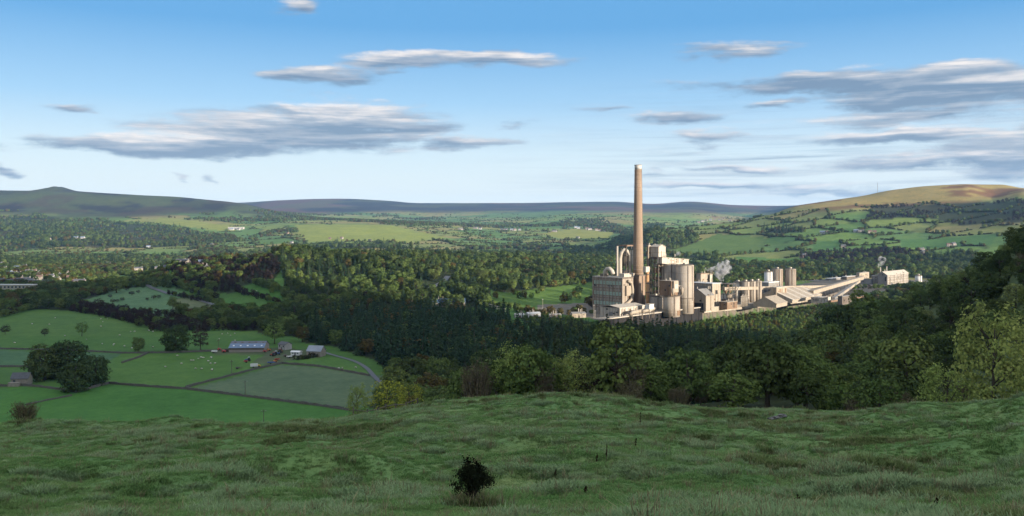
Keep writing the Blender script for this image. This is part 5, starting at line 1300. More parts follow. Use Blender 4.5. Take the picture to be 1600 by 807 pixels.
for i, (u, Yd, hh) in enumerate([(928, 830, 13), (848, 900, 12), (930, 815, 9), (1318, 1005, 11)]):
    p = WP(u, Yd); o = empty('lamp_post', p, 0, ['tall lamp post at the left corner of the mill hall', 'slim lamp post left of the works among trees', 'short lamp post at the left end of the retaining wall', 'white topped lamp post right of the end shed'][i], 'lamp post')
    MB().tube((0,0,-.5), (0,0,hh), .16, .1, 6).build('post', PALE, o); MB().box(-.7, .7, -.2, .2, hh, hh + .25).build('lamp_head', WHITE, o)

# small fittings that break up the big walls: doors, vents, downpipes, wall pipes, roof vents, handrails
def fit_out(o, seed):
    rg_ = random.Random(seed); wl = [c for c in o.children if c.name.split('.')[0] in ('wall', 'shell')]
    if not wl or any(c.name.startswith('roof_sheet') for c in o.children): return
    cs = np.array([v.co for v in wl[0].data.vertices]); x0, y0, z0 = cs.min(0); x1, y1, z1 = cs.max(0)
    if wl[0].name.startswith('shell'):
        r_ = x1; a = -2.2
        b = MB(); b.box(r_ * math.cos(a) - .3, r_ * math.cos(a) + .3, r_ * math.sin(a) - .45, r_ * math.sin(a) + .1, 0, z1 + 1.2); b.build('ladder', STEEL, o)
        MB().tube((r_ * .72, -r_ * .74, 0), (r_ * .72, -r_ * .74, z1), .22, .22, 6).build('pipe', RUST, o)
        b = MB()
        for k in range(24):
            t = k / 24 * 6.283; b.tube((r_ * math.cos(t), r_ * math.sin(t), z1), (r_ * math.cos(t), r_ * math.sin(t), z1 + 1.5), .07, .07, 4)
        b.lathe([(r_ + .05, z1 + 1.4), (r_ + .05, z1 + 1.52), (r_ - .05, z1 + 1.52)], 24); b.build('handrail', STEEL, o)
        MB().box(-1.6, 1.6, -1.2, 1.2, z1 + .5, z1 + 3).build('top_house', PALE, o); return
    W, D, H = x1 - x0, y1 - y0, z1
    for k in range(max(2, int(W / 6))):
        x = x0 + W * rg_.uniform(.06, .9); MB().tube((x, y0 - .28, 0), (x, y0 - .28, H * rg_.uniform(.5, .98)), .16, .16, 6).build('downpipe', rg_.choice((RUST, STEEL)), o)
        x = x0 + W * rg_.uniform(.05, .8); z = H * rg_.uniform(.3, .8); MB().box(x, x + min(2.2, W * .12), y0 - .3, y0 + .02, z, z + min(1.6, H * .12)).build('vent', rg_.choice((VOID, STEEL, RUST)), o)
    for k in range(max(2, int(D / 7))):
        y = y0 + D * rg_.uniform(.06, .9); MB().tube((x0 - .28, y, 0), (x0 - .28, y, H * rg_.uniform(.5, .98)), .15, .15, 6).build('downpipe', STEEL, o)
        z = H * rg_.uniform(.25, .8); MB().box(x0 - .3, x0 + .02, y, y + min(2.2, D * .12), z, z + min(1.6, H * .12)).build('vent', VOID, o)
    for k in range(3):
        x, y = x0 + W * rg_.uniform(.15, .85), y0 + D * rg_.uniform(.15, .85); top = z1 + .5
        MB().tube((x, y, top - .6), (x, y, top + rg_.uniform(1.2, 3)), .4, .4, 8).build('roof_vent', PALE, o)
    MB().box(x0 + W * .5, x0 + W * .5 + 1.2, y0 - .12, y0 + .02, 0, 2.2).build('door', STEEL, o)
for i_, q in enumerate([q for q in COL.objects if q.parent is None and q.get('group') in (WORKS, 'silos of the cement works')]): fit_out(q, i_)

# steam
def steam(name, pts, label, dens):
    """a rising plume: chain of soft swelling blobs filled with drifting vapour"""
    b = bmesh.new()
    p0 = Vector(P(*pts[0][:3]))
    for (u, v, Yd, r_) in pts:
        m = Matrix.Translation(Vector(P(u, v, Yd)) - p0) @ Matrix.Scale(r_, 4)
        bmesh.ops.create_icosphere(b, subdivisions=2, radius=1, matrix=m)
    me = bpy.data.meshes.new(name); b.to_mesh(me); b.free()
    o = bpy.data.objects.new(name, me); COL.objects.link(o); o.location = p0; tag(o, label, 'steam', kind=None)
    rm = o.modifiers.new('join', 'REMESH'); rm.mode = 'VOXEL'; rm.voxel_size = 1.0
    mt, N = new_mat('vapour'); out = N.n('ShaderNodeOutputMaterial'); vp = N.n('ShaderNodeVolumePrincipled'); N.link(vp.outputs[0], out.inputs['Volume'])
    vp.inputs['Color'].default_value = (.96, .97, 1, 1); vp.inputs['Anisotropy'].default_value = .1
    g = N.n('ShaderNodeNewGeometry'); n = N.noise(g.outputs['Position'], .16, 4, .6)
    N.link(N.m('MULTIPLY', N.remap(n, .44, .66, smooth=True), dens), vp.inputs['Density'])
    me.materials.append(mt); return o
steam('steam_plume', [(1127,442,965,2.2),(1127.5,438,965,3),(1126,433,965,4),(1123,428,965,5),(1119,423,965,5.5),(1130,424,965,5.5),(1136,420,966,6),(1128,416,966,6),(1135,412,966,4.5),(1112,422,965,3.5),(1105,421,965,3)], 'white steam plume rising behind the hall right of the tall silo', .55)
steam('steam_plume', [(1373,417,1295,2),(1375,413,1296,3.5),(1378,410,1297,5),(1376,405,1298,4.5),(1381,406,1298,4)], 'thin bluish steam puff above the kiln house stack', .2)
steam('steam_plume', [(1058,406,930,2),(1058,401,930,3),(1060,397,931,3),(1059,393,931,2.2)], 'faint steam puff above the tall silo gallery', .18)
# ---------------------------------------------------------------- the farm
WOODP = surf('weathered_timber', (0.12, 0.10, 0.08), .9, .35, scale=2)
STONEW = surf('field_stone', (0.26, 0.235, 0.20), .9, .35, scale=.9)
SLATE = surf('slate', (0.085, 0.09, 0.10), .6, .3, scale=.6)
TILE = surf('red_tile', (0.13, 0.085, 0.07), .8, .3, scale=.6)
CREAM = surf('cream_render', (0.27, 0.245, 0.21), .85, .12)
WREND = surf('white_render', (0.33, 0.325, 0.31), .85, .1)
BRICK = surf('brown_brick', (0.23, 0.17, 0.13), .9, .25)
RED = surf('red_paint', (0.36, 0.045, 0.035), .4, .15); ORANGE = surf('orange_paint', (0.50, 0.19, 0.03), .4, .15)
BLUEP = surf('blue_paint', (0.05, 0.11, 0.28), .4, .15); YELP = surf('yellow_paint', (0.50, 0.36, 0.05), .4, .15)
WHITEP = surf('white_paint', (0.66, 0.66, 0.65), .4, .08); TYRE = surf('rubber', (0.02, 0.02, 0.02), .9, .3); GLASS = surf('cab_glass', (0.04, 0.055, 0.07), .1, .1, spec=.6)
BARNROOF = surf('blue_grey_sheeting', (0.135, 0.20, 0.30), .55, .16, .3, (.10, .13, .18), .3); BARNTOP = surf('weathered_sheeting', (0.13, 0.15, 0.185), .7, .22, .5, (.12, .09, .075), .3)
p = G(385, 551); o = empty('long_barn', p, R(3), 'long blue-grey roofed barn with a row of skylights at the farm', 'barn')
L_, D_, e_, r_ = 12.2, 17, 3.2, 6.6
MB().gwall(-L_, L_, 0, D_, -1, e_, r_ - .15, 'x').build('wall', CREAM, o)
MB().box(-L_, L_, -.15, .02, 1.7, e_).build('wall_sheeting', STEEL, o)
def rz_(y): return e_ + (r_ - e_) * y / (D_ / 2)
def strip(y0, y1, m, name, lift=.05, x0=-L_ - .4, x1=L_ + .4, par=None):
    z0, z1 = rz_(y0) + lift, rz_(y1) + lift
    return MB().add([(x0,y0,z0),(x1,y0,z0),(x1,y1,z1),(x0,y1,z1),(x0,y0,z0+.15),(x1,y0,z0+.15),(x1,y1,z1+.15),(x0,y1,z1+.15)], [(0,3,2,1),(4,5,6,7),(0,1,5,4),(1,2,6,5),(2,3,7,6),(3,0,4,7)]).build(name, m, par or o)
rf = strip(-.5, 5.2, BARNROOF, 'roof'); rf2 = strip(5.25, D_ / 2, BARNTOP, 'roof_upper')
MB().add([(-L_-.4,D_/2,r_+.2),(L_+.4,D_/2,r_+.2),(L_+.4,D_+.5,e_-.1),(-L_-.4,D_+.5,e_-.1)], [(0,1,2,3)]).build('roof_back', BARNTOP, o)
for i in range(5):
    x = -L_ + 2.2 + i * 4.9
    strip(1.6, 2.8, WHITEP, 'skylight', .25, x, x + 1.1, rf); strip(6.2, 7.0, TILE, 'rust_patch', .25, x, x + 1.4, rf2)
def house(loc, L, W, e, r, label, wm, rm, rz=0, name='house', cat='house', group=None, chim=True, nw=2, door=True):
    o = empty(name, loc, rz, label, cat, group)
    MB().gwall(-L/2, L/2, 0, W, -1.2, e, r - .1, 'x').build('wall', wm, o); rf = MB().gable(-L/2, L/2, 0, W, e, r, .35, .2, 'x').build('roof', rm, o)
    if chim: MB().box(L*.38, L*.38 + .8, W*.42, W*.58, r - .8, r + 1.3).build('chimney', wm, rf)
    for i in range(nw): MB().box(-L*.36 + i*L*.55, -L*.36 + i*L*.55 + 1.2, -.08, .02, e*.55, e*.85).build('window', GLASS, o)
    if door: MB().box(-.5, .5, -.09, .02, 0, 2.0).build('door', SLATE, o)
    return o
house(G(440, 547), 8, 6, 3.6, 5.4, 'white farm shed with a dark roof right of the long barn', WREND, SLATE, R(-38), 'farm_shed', 'shed', chim=False)
house(G(461, 556), 6.5, 4, 2.2, 2.9, 'white caravan-like cabin between farm shed and stone barn', WHITEP, WHITEP, R(-12), 'cabin', 'cabin', chim=False, nw=2)
house(G(490, 558), 10.5, 8, 3.6, 7.0, 'small stone barn with pale slate roof at the end of the lane', STONEW, surf('pale_slate', (.25,.28,.33), .6, .2), R(-14), 'stone_barn', 'barn', chim=False, nw=1)
house(G(30, 603), 9, 6.5, 3.6, 6.6, 'derelict stone field barn with a broken roof left of the clump', STONEW, SLATE, R(8), 'field_barn', 'barn', chim=False, nw=1)
p = G(22, 604); o = tag(MB().box(p.x-3, p.x+3, p.y-1, p.y+1, p.z-.5, p.z+2.2).build('barn_lean_to', STONEW), 'ruined low stone lean-to at the left of the field barn', 'ruin')
def wheel(par, x, y, r, w=.35):
    MB().tube((x, y - w/2, r), (x, y + w/2, r), r, r, 14).build('wheel', TYRE, par)
def tractor(u, v, rz, m, label):
    o = empty('tractor', G(u, v), rz, label, 'tractor', 'farm machines')
    MB().add([(.3,-.45,.8),(2.4,-.38,.8),(2.4,.38,.8),(.3,.45,.8),(.3,-.45,1.6),(2.3,-.34,1.4),(2.3,.34,1.4),(.3,.45,1.6)], [(0,3,2,1),(4,5,6,7),(0,1,5,4),(1,2,6,5),(2,3,7,6),(3,0,4,7)]).build('bonnet', m, o)
    MB().add([(-1.1,-.75,1.0),(.35,-.7,1.0),(.35,.7,1.0),(-1.1,.75,1.0),(-.9,-.62,2.6),(.15,-.6,2.6),(.15,.6,2.6),(-.9,.62,2.6)], [(0,3,2,1),(4,5,6,7),(0,1,5,4),(1,2,6,5),(2,3,7,6),(3,0,4,7)]).build('cab', GLASS, o)
    MB().box(-1.05, .3, -.72, .72, 2.6, 2.75).build('cab_roof', WHITEP if m is BLUEP else m, o)
    for y in (-.95, .95): wheel(o, -.6, y, .85, .45); wheel(o, 1.9, y, .5, .35)
    MB().box(-1.7, -.9, -.3, .3, .5, .9).build('hitch', STEEL, o)
def trailer(u, v, rz, m, label, L=4.2, side=.9):
    o = empty('trailer', G(u, v), rz, label, 'trailer', 'farm machines')
    MB().box(-L/2, L/2, -1.1, 1.1, .75, .9).build('bed', STEEL, o)
    b = MB(); b.box(-L/2, L/2, -1.15, -1.05, .9, .9 + side); b.box(-L/2, L/2, 1.05, 1.15, .9, .9 + side); b.box(-L/2, -L/2 + .1, -1.05, 1.05, .9, .9 + side); b.box(L/2 - .1, L/2, -1.05, 1.05, .9, .9 + side); b.build('sides', m, o)
    for y in (-1.2, 1.2): wheel(o, -.4, y, .48, .3)
    MB().tube((L/2, 0, .8), (L/2 + 1.4, 0, .6), .08, .08, 6).build('drawbar', STEEL, o)
def machine(u, v, rz, m, label, s=1.0):
    o = empty('farm_implement', G(u, v), rz, label, 'implement', 'farm machines')
    MB().add([(-1.6*s,-1*s,.6),(1.6*s,-1*s,.6),(1.6*s,1*s,.6),(-1.6*s,1*s,.6),(-1.2*s,-.9*s,2*s),(1.0*s,-.9*s,1.6*s),(1.0*s,.9*s,1.6*s),(-1.2*s,.9*s,2*s)], [(0,3,2,1),(4,5,6,7),(0,1,5,4),(1,2,6,5),(2,3,7,6),(3,0,4,7)]).build('hopper', m, o)
    for y in (-1.1*s, 1.1*s): wheel(o, 0, y, .55, .3)
    MB().tube((1.6*s, 0, .8), (3*s, 0, .5), .09, .09, 6).build('drawbar', STEEL, o); MB().box(-2*s, -1.5*s, -.8*s, .8*s, .5, 1.0).build('rear_guard', STEEL, o)
tractor(388, 565, R(200), BLUEP, 'dark blue tractor parked alone in the field below the long barn')
tractor(432, 555, R(30), BLUEP, 'blue tractor among the machines right of the long barn')
tractor(427, 557, R(150), RED, 'red tractor beside the blue one right of the long barn')
tractor(438, 552, R(80), RED, 'red tractor at the back of the machine park')
trailer(384, 567, R(190), RED, 'red trailer hitched near the lone dark tractor', 2.6, .4)
trailer(397, 575, R(12), WHITEP, 'white box trailer on the grass beside the drystone wall', 4.5, 1.6)
machine(404, 574, R(30), YELP, 'yellow implement right of the white box trailer', .9)
trailer(424, 569, R(14), BLUEP, 'low pale blue trailer along the drystone wall', 5, .4)
machine(430, 567, R(60), ORANGE, 'orange implement at the end of the blue trailer', .8)
trailer(433, 564, R(0), RED, 'red flat trailer above the orange implement', 3.5, .3)
machine(414, 551, R(0), RED, 'red implement at the right gable of the long barn', .8)
machine(420, 549, R(40), ORANGE, 'orange hopper behind the machine park', .9)
trailer(415, 546, R(80), WHITEP, 'small white trailer at the barn corner', 2.6, .8)
machine(350, 551, R(0), RED, 'red implement left of the long barn by the wall', .9)
machine(343, 548, R(20), RED, 'faded red hopper at the left end of the yard', .9)
trailer(335, 552, R(0), WHITEP, 'white trailer at the far left of the farmyard', 3.5, .9)
trailer(356, 550, R(5), STEEL, 'dark trailer against the left end of the long barn', 4, 1.0)
trailer(372, 577, R(5), STEEL, 'dark flat trailer on the grass left of the white box trailer', 3, .2)
machine(446, 558, R(10), STEEL, 'dark implement in front of the white farm shed', .8)
trailer(452, 560, R(40), WHITEP, 'white low trailer below the cabin', 3.2, .5)
# poles
for (u, v, hp, lab) in [(383, 619, 24, 'utility pole standing beside the long wall in the pale field'), (362, 584, 21, 'utility pole beside the rising wall below the long barn'), (412, 668, 28, 'utility pole showing above the grassy crest'), (341, 546, 15, 'utility pole left of the long barn'), (331, 512, 14, 'utility pole on the slope behind the long barn')]:
    p = G(u, v); hh = hp * p.y / F; o = empty('utility_pole', p, R(10), lab, 'utility pole', 'utility poles of the farm line')
    MB().tube((0,0,-1), (0,0,hh), .2, .13, 7).build('pole', WOODP, o); MB().box(-1.1, 1.1, -.1, .1, hh - .9, hh - .7).build('crossarm', WOODP, o)
    for x in (-.9, 0, .9): MB().tube((x, 0, hh - .7), (x, 0, hh - .4), .06, .04, 6).build('insulator', WHITEP, o)
# sheep
WOOL = surf('wool', (0.52, 0.49, 0.42), .95, .12); FACE = surf('sheep_face', (0.10, 0.09, 0.08), .9, .2)
b = bmesh.new()
for (x, z, r_) in ((-.38, .68, .34), (-.1, .72, .38), (.2, .72, .36), (.42, .72, .28)): bmesh.ops.create_icosphere(b, subdivisions=2, radius=r_, matrix=Matrix.Translation((x, 0, z)) @ Matrix.Diagonal((1.1, .85, .95, 1)))
sheep_body = bpy.data.meshes.new('fleece'); b.to_mesh(sheep_body); b.free(); sheep_body.materials.append(WOOL); sheep_body.shade_smooth()
b = MB(); b.pipe([(.5,0,.8),(.72,0,.78),(.95,0,.62)], [.14,.15,.09], 8)
for s_ in (-1, 1):
    b.add([(.70, s_*.10, .9), (.66, s_*.30, .90), (.76, s_*.12, .82)], [(0, 1, 2)]); b.tube((-.4, s_*.17, 0), (-.4, s_*.17, .5), .045, .07, 6); b.tube((.34, s_*.16, 0), (.34, s_*.16, .5), .045, .07, 6)
sheep_head = bpy.data.meshes.new('face_and_legs'); sheep_head.from_pydata(b.v, [], b.f); sheep_head.update(); sheep_head.materials.append(FACE)
def sheep(u, v, label, group):
    p = G(u, v); o = empty('sheep', p, random.uniform(0, 6.28), label, 'sheep', group); o.scale = (1.05,) * 3
    for me in (sheep_body, sheep_head):
        c = bpy.data.objects.new(me.name, me); c.parent = o; COL.objects.link(c)
rs = random.Random(3)
for (u0, u1, v0, v1, n, where) in [(20, 240, 497, 545, 22, 'in the far left pasture'), (250, 345, 556, 580, 13, 'in the pasture below the long barn'), (330, 372, 522, 534, 6, 'in the field behind the long barn'), (300, 350, 560, 566, 6, 'in the pasture below the long barn'), (392, 402, 452, 462, 3, 'in the small field under the wooded knoll'), (490, 560, 570, 582, 3, 'in the field right of the stone barn'), (180, 240, 540, 548, 4, 'in the far left pasture')]:
    for i in range(n): sheep(rs.uniform(u0, u1), rs.uniform(v0, v1), 'white sheep grazing ' + where, 'sheep ' + where)

# ---------------------------------------------------------------- houses of the valley town, and far farms
HV = []
for (L, W, e, r_, wm, rm, desc) in [(9, 7, 5.0, 7.8, WREND, SLATE, 'white house with a dark slate roof'), (16, 7, 5.0, 7.6, CREAM, SLATE, 'cream terrace with a dark slate roof'), (10, 8, 5.2, 8.2, STONEW, SLATE, 'stone house with a slate roof'), (10, 7.5, 5, 8, CREAM, TILE, 'cream house with a red tiled roof'), (8, 7, 3.0, 5.8, BRICK, TILE, 'brown bungalow with a tiled roof'), (12, 8, 5, 7.8, WREND, surf('blue_slate', (.15, .19, .26), .55, .2), 'white house with a blue-grey roof')]:
    q = house((0, 0, 0), L, W, e, r_, 'x', wm, rm, 0); HV.append((q, desc))
def copy_house(k, loc, rz, label, group, s=1.0):
    src, desc = HV[k]; o = src.copy(); COL.objects.link(o); o.location = loc; o.rotation_euler = (0, 0, rz); o.scale = (s, s, s); tag(o, desc + ' ' + label, 'house', desc.replace('house', 'houses') + ' ' + group)
    for c in src.children:
        d = c.copy(); d.parent = o; COL.objects.link(d)
        for g in c.children:
            e = g.copy(); e.parent = d; COL.objects.link(e)
placed = []
def try_house(u, v, label, group, smin, ymin=900, s=1.0):
    p = G(u, v, ymin=ymin)
    for (x, y) in placed:
        if math.hypot(x - p.x, y - p.y) < smin: return False
    placed.append((p.x, p.y)); copy_house(rs.randrange(6), p, rs.choice((0, .35, .3, 1.9, -.3)) + rs.uniform(-.1, .1), label, group, s); return True
for _ in range(700):
    if len(placed) > 84: break
    try_house(rs.uniform(-5, 130), rs.uniform(414, 447), 'in the left part of town', 'in the left part of town', 14)
n0 = len(placed)
for _ in range(300):
    if len(placed) > n0 + 36: break
    try_house(rs.uniform(130, 345), rs.uniform(408, 424), 'at the tree-grown right end of town', 'at the right end of town', 20)
SPOTS = [('low on the left hill', [(76,376),(118,374),(128,374),(232,388),(330,385)]), ('by the sunlit left fields', [(362,360),(372,360),(515,374),(533,374),(448,366),(578,378),(455,381)]),
 ('in the hazy far valley', [(785,361),(792,361),(800,361),(805,361),(812,361),(742,358),(750,359),(793,387),(804,388),(700,352),(720,360)]),
 ('in the village left of the chimney', [(900,357),(904,358),(917,359),(922,360),(932,361),(937,362),(948,362),(915,346),(902,374),(958,358),(866,363),(940,356)]),
 ('in the village below the far moor', [(1103,346),(1110,345),(1117,344),(1124,345),(1098,347),(1084,353),(1130,343),(1092,349),(1140,346)]),
 ('on the right hill fields', [(1285,366),(1294,366),(1338,364),(1346,364),(1360,365),(1367,364),(1318,388),(1484,386),(1492,385),(1258,403),(1252,404),(1440,393),(1417,408),(1446,397)])]
for lab, L in SPOTS:
    for (u, v) in L:
        p = G(u, v, ymin=1400); copy_house(rs.randrange(6), p, rs.uniform(-.6, .6), lab, lab, 1.0 if p.y < 3000 else 1.2)
for q, d in HV:
    for c in list(q.children):
        for g in list(c.children): bpy.data.objects.remove(g)
        bpy.data.objects.remove(c)
    bpy.data.objects.remove(q)
def longb(u, v, L, W, h, label, wm, rm, ymin=900, rz=0):
    p = G(u, v, ymin=ymin); o = empty('long_building', p, rz, label, 'building')
    MB().box(-L/2, L/2, 0, W, -1, h).build('wall', wm, o); MB().box(-L/2-.4, L/2+.4, -.4, W+.4, h, h+.5).build('roof', rm, o)
    n = int(L / 5)
    for i in range(n): MB().box(-L/2 + L*(i+.25)/n, -L/2 + L*(i+.75)/n, -.1, .02, h*.35, h*.75).build('window', GLASS, o)
longb(22, 453, 52, 12, 6.5, 'long flat pale school building at the left edge of the town', CREAM, WHITE)
longb(40, 446, 30, 9, 7, 'cream terrace block behind the flat school building', CREAM, SLATE)
longb(368, 359, 62, 18, 9, 'long white-roofed works on the sunlit hillside at the left', WREND, WHITE, 1800)
p = G(1371, 306, ymin=2000); p = WP(1371, 2860); o = empty('radio_mast', p, 0, 'slim lattice radio mast on the skyline of the right hill', 'mast')
for sx, sy in ((-1, -1), (1, -1), (0, 1)): MB().tube((sx, sy, -1), (sx*.3, sy*.3, 34), .25, .2, 5).build('leg', STEEL, o)
for k in range(10): MB().box(-1 + k*.06, 1 - k*.06, -1 + k*.06, -.8 + k*.06, 3.2*k, 3.2*k + .3).build('brace', STEEL, o)

# ---------------------------------------------------------------- rail fence on the crest
o = empty('rail_fence', (0, 0, 0), 0, 'old brown post and rail fence on the crest by the yellow shrubs', 'fence')
FP = [(552, 104), (575, 108), (590, 111), (602, 113), (618, 116), (634, 118), (652, 120)]
tops = []
for i, (u, Yd) in enumerate(FP):
    p = WP(u, Yd); q = p + Vector((random.uniform(-.08, .08), 0, 1.15 if i not in (0, 3) else 1.5)); MB().tube(p - Vector((0, 0, .4)), q, .1, .09, 6).build('post', WOODP, o); tops.append((p, q))
for i in range(len(FP) - 1):
    for t in (.4, .8):
        MB().tube(tops[i][0].lerp(tops[i][1], t), tops[i+1][0].lerp(tops[i+1][1], t + random.uniform(-.08, .08)), .055, .055, 5).build('rail', WOODP, o)

# ---------------------------------------------------------------- near grass
def tuft(name, seed, n, hh, rad, mat, droop=.5, w=.012):
    rg = np.random.default_rng(seed); Q = []
    for k in range(n):
        a = rg.uniform(0, 6.283); r_ = rad * math.sqrt(rg.random()); b0 = np.array([math.cos(a)*r_, math.sin(a)*r_, -.04])
        h_ = hh * rg.uniform(.45, 1.1); ln = rg.uniform(.1, droop) * h_; d = np.array([math.cos(a + rg.normal(0, .7)), math.sin(a + rg.normal(0, .7)), 0])
        m_ = b0 + d * ln * .35 + np.array([0, 0, h_ * .62]); t_ = b0 + d * ln * 1.25 + np.array([0, 0, h_ * .92])
        s_ = np.cross(d, [0, 0, 1]) + rg.normal(0, .4, 3) * .5; s_ = s_ / np.linalg.norm(s_) * w * rg.uniform(.7, 1.5)
        Q.append(np.stack([b0 - s_, b0 + s_, m_ + s_ * .8, m_ - s_ * .8])); Q.append(np.stack([m_ - s_ * .8, m_ + s_ * .8, t_ + s_ * .15, t_ - s_ * .15]))
    return quads_mesh(name, np.array(Q), mat)
def grass_mat(name, a, b, c):
    m, N = new_mat(name); out = N.n('ShaderNodeOutputMaterial'); oi = N.n('ShaderNodeObjectInfo'); g = N.n('ShaderNodeNewGeometry')
    n1 = N.noise(oi.outputs['Location'], .16, 3, .6); n2 = N.noise(oi.outputs['Location'], 1.1, 3, .6)
    f = N.m('ADD', N.m('MULTIPLY', N.remap(n1, .34, .66), .38), N.m('ADD', N.m('MULTIPLY', N.remap(n2, .36, .64), .42), N.m('MULTIPLY', oi.outputs['Random'], .2)))
    cc = N.mix(1.0, N.ramp(f, [(.1, a), (.5, b), (.9, c)]), N.ramp(g.outputs['Random Per Island'], [(0, (.68, .7, .68)), (1, (1.3, 1.28, 1.25))]), 'MULTIPLY')
    d = N.n('ShaderNodeBsdfDiffuse'); t = N.n('ShaderNodeBsdfTranslucent'); N.link(cc, d.inputs[0]); N.link(cc, t.inputs[0])
    o2 = N.n('ShaderNodeVectorMath'); o2.operation = 'MULTIPLY_ADD'; N.link(g.outputs['Normal'], o2.inputs[0]); o2.inputs[1].default_value = (.5, .5, .5); o2.inputs[2].default_value = (0, 0, 1)
    o4 = N.n('ShaderNodeVectorMath'); o4.operation = 'NORMALIZE'; N.link(o2.outputs[0], o4.inputs[0]); N.link(o4.outputs[0], d.inputs['Normal']); mx = N.n('ShaderNodeMixShader'); mx.inputs[0].default_value = .3
    N.link(d.outputs[0], mx.inputs[1]); N.link(t.outputs[0], mx.inputs[2]); N.link(mx.outputs[0], out.inputs[0]); return m
GR = grass_mat('grass_blade', (0.145, 0.264, 0.089), (0.186, 0.303, 0.109), (0.238, 0.319, 0.134))
GRD = grass_mat('grass_deep', (0.11, 0.226, 0.067), (0.145, 0.259, 0.083), (0.186, 0.275, 0.098))
STRAW = grass_mat('grass_straw', (.19, .18, .095), (.24, .22, .12), (.28, .25, .14)); FROST = grass_mat('grass_pale', (0.183, 0.286, 0.129), (0.225, 0.319, 0.156), (0.274, 0.341, 0.177))
RUSH = grass_mat('rush', (.115, .175, .06), (.14, .19, .07), (.17, .20, .08))
gcol = bpy.data.collections.new('grass_tufts')
GT = [tuft('g', 1, 40, .15, .26, GR, .8), tuft('g', 2, 40, .12, .28, GR, .9), tuft('g', 3, 38, .18, .24, GRD, .8), tuft('g', 4, 40, .11, .30, GRD, 1.0), tuft('g', 5, 20, .42, .22, STRAW, .5, .008), tuft('g', 6, 40, .17, .28, FROST, 1.0), tuft('g', 7, 34, .30, .20, RUSH, .35), tuft('g', 8, 40, .21, .30, FROST, .9)]
for i, me in enumerate(GT): gcol.objects.link(bpy.data.objects.new('tuft_%02d' % i, me))
def near_grass():
    N_ = 170000
    t = rng.uniform(0, 1, N_); Yq = (17 ** .75 + t * (150 ** .75 - 17 ** .75)) ** (1 / .75)
    uq = rng.uniform(-70, 1670, N_); xq = (uq - 800) / F * Yq; zq = hz(xq, Yq)
    n1 = fbm(xq, Yq, 7, 3, 71); n2 = fbm(xq, Yq, 2.6, 3, 72); n3 = fbm(xq, Yq, 18, 2, 73)
    n4 = fbm(xq, Yq, 1.5, 2, 75)
    ix = rng.choice([0, 1, 2, 3], N_)
    ix = np.where(n1 + .5 * n2 > .26, rng.choice([5, 5, 7, 0, 1], N_), ix); ix = np.where(n1 + .6 * n2 < -.26, rng.choice([2, 3, 3], N_), ix)
    ix = np.where(n4 > .46, 7, ix); ix = np.where(n4 < -.42, 3, ix); ix = np.where((n2 + n3 > .6), 6, ix); ix = np.where(rng.random(N_) < .035 + .05 * (n3 > .15), 4, ix)
    sc = .84 * rng.uniform(.6, 1.3, N_) * (1 + .5 * np.clip(n1 + n2, -.6, 1)) * (1 + .8 * np.clip(n4, -.55, .8)) * (1 + .005 * (Yq - 25))
    bp = G(737, 793, near=True); nb_ = 140                    # longer grass round the foot of the bush
    xb, yb = bp.x + rng.normal(0, .42, nb_), bp.y + rng.normal(0, .42, nb_)
    xq = np.concatenate([xq, xb]); Yq = np.concatenate([Yq, yb]); zq = np.concatenate([zq, hz(xb, yb)]); sc = np.concatenate([sc, rng.uniform(1.0, 1.7, nb_)]); ix = np.concatenate([ix, rng.choice([2, 6, 4, 7], nb_)]); N_ += nb_
    scatter('grass', np.stack([xq, Yq, zq], -1), rng.uniform(0, 6.28, N_), sc, ix, gcol, 'rough tussocky hill grass in the foreground')
near_grass()
# the dark bush in front
L_HOLLY = leaf_mat('bush_leaf', (0.032,0.042,0.026), (0.044,0.054,0.032), (0.062,0.066,0.038), .08)
p = G(737, 793, near=True); o = empty('thorn_bush', p, .4, 'small dark rounded thorn bush alone in the near grass', 'bush')
rg = np.random.default_rng(77); Q = []; b = MB()
for k in range(64):
    a = rg.uniform(0, 6.283); ph = math.acos(rg.uniform(-.55, 1)); rr_ = rg.uniform(.25, .56)
    rr_ *= 1 + .22 * math.sin(3 * a + 1) * math.cos(2 * ph)
    c = np.array([math.sin(ph)*math.cos(a)*rr_, math.sin(ph)*math.sin(a)*rr_, .86 + math.cos(ph)*rr_*.95])
    b.pipe([(0, 0, .2), tuple(c * np.array([.4, .4, .7])), tuple(c)], [.022, .014, .004], 5)
    d = rg.normal(0, 1, (95, 3)); d /= np.linalg.norm(d, axis=1)[:, None]; Q.append(leaf_quads(c + d * rg.uniform(.02, .24, (95, 1)), d, .026, rg))
b.pipe([(0, 0, -.1), (.02, 0, .3), (.05, .02, .8)], [.05, .04, .015], 7)
b.build('stem', BARK, o); cr = bpy.data.objects.new('foliage', quads_mesh('foliage', np.concatenate(Q), L_HOLLY)); cr.parent = o; COL.objects.link(cr)
o.scale = (1.02, 1.02, 1.05)
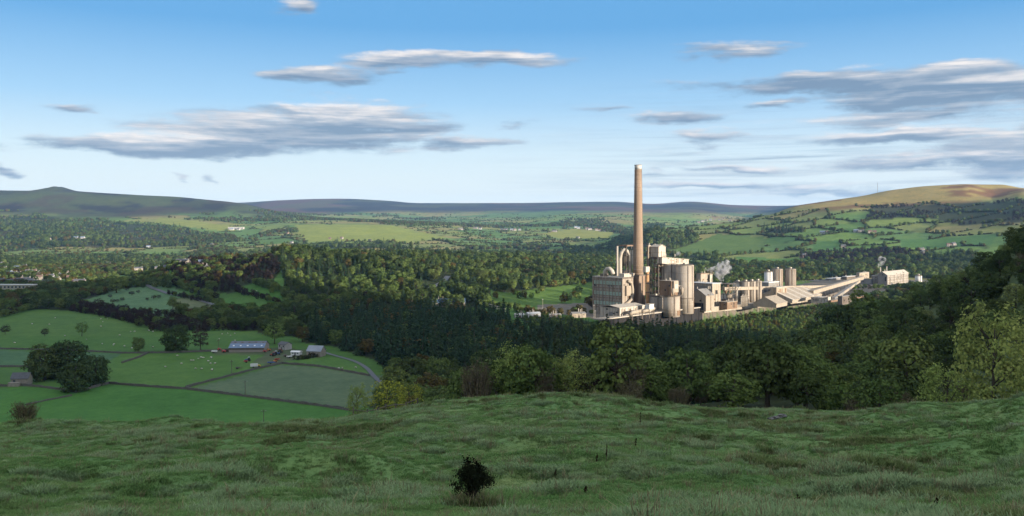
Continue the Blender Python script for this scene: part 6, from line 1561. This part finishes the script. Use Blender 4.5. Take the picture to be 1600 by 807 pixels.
# dock stalks, tall dead stems
DOCK = leaf_mat('dock_seed', (0.075, 0.046, 0.030), (0.10, 0.062, 0.04), (0.125, 0.08, 0.05), .1)
def dock(u, v, hp, label):
    p = G(u, v, near=True); hh = hp * p.y / F; o = empty('dock_stalk', p, 0, label, 'weed', 'dead dock stalks in the near grass')
    MB().pipe([(0, 0, -.05), (.02, 0, hh * .5), (.05, 0, hh)], [.018, .014, .006], 5).build('stem', BARK, o)
    n = 60; t = rg.uniform(.3, 1, n); P0 = np.stack([.04 * t + rg.normal(0, .045, n) * (1.2 - t), rg.normal(0, .045, n) * (1.2 - t), t * hh], -1)
    c = bpy.data.objects.new('seed_head', quads_mesh('seed_head', leaf_quads(P0, rg.normal(0, 1, (n, 3)), .032, rg), DOCK)); c.parent = o; COL.objects.link(c)
for (u, v, hp, lab) in [(947, 724, 28, 'tallest dead dock stalk right of the bush'), (932, 726, 16, 'short dead dock stalk left of the tallest one'), (993, 700, 15, 'brown dock stalk higher up the slope right of the tallest one'), (1245, 787, 14, 'dock stalk in the lower right grass'), (1462, 790, 12, 'dock stalk near the lower right corner'), (1000, 667, 22, 'bushy dark dock clump on the upper slope'), (867, 746, 11, 'small dock stalk between bush and tallest stalk'), (914, 772, 12, 'dock stalk low in the grass right of the bush'), (1120, 778, 9, 'small dock stalk low in the middle right grass')]: dock(u, v, hp, lab)
# limestone lumps on the near slope
LIME = surf('limestone', (0.14, 0.138, 0.13), .9, .35, scale=3)
def stone(u, v, s, label):
    p = G(u, v, near=True); bm = bmesh.new(); bmesh.ops.create_icosphere(bm, subdivisions=2, radius=s)
    for w in bm.verts:
        k = 1 + .35 * math.sin(w.co.x * 7 / s + u) * math.cos(w.co.y * 5 / s + v) ; w.co *= k; w.co.z *= .6; w.co.x *= 1.3
    me = bpy.data.meshes.new('limestone_rock'); bm.to_mesh(me); bm.free(); me.materials.append(LIME)
    o = bpy.data.objects.new('limestone_rock', me); COL.objects.link(o); o.location = p + Vector((0, 0, s * .15)); tag(o, label, 'rock', 'limestone rocks on the near slope')
for (u, v, s, lab) in [(1212, 654, .36, 'largest grey limestone rock on the bare patch near the crest'), (1222, 652, .4, 'grey rock just right of the largest limestone rock'), (1205, 656, .3, 'small grey rock left of the largest limestone rock'), (1250, 641, .32, 'flat rock at the crest right of the rock patch'), (1585, 668, .32, 'dark rock at the right edge of the near slope')]: stone(u, v, s, lab)
# ---------------------------------------------------------------- haze
def build_haze():
    hm, N = new_mat('haze'); out = N.n('ShaderNodeOutputMaterial'); vp = N.n('ShaderNodeVolumePrincipled'); N.link(vp.outputs[0], out.inputs['Volume'])
    vp.inputs['Color'].default_value = (0.30, 0.58, 1.0, 1); vp.inputs['Density'].default_value = 3.4e-5; vp.inputs['Anisotropy'].default_value = 0.0
    o = MB().box(-15500, 15500, -15500, 15500, float(ZG.min()) - 4.0, float(ZG.max()) + 14.0).build('haze', hm); tag(o, kind='stuff')
build_haze()
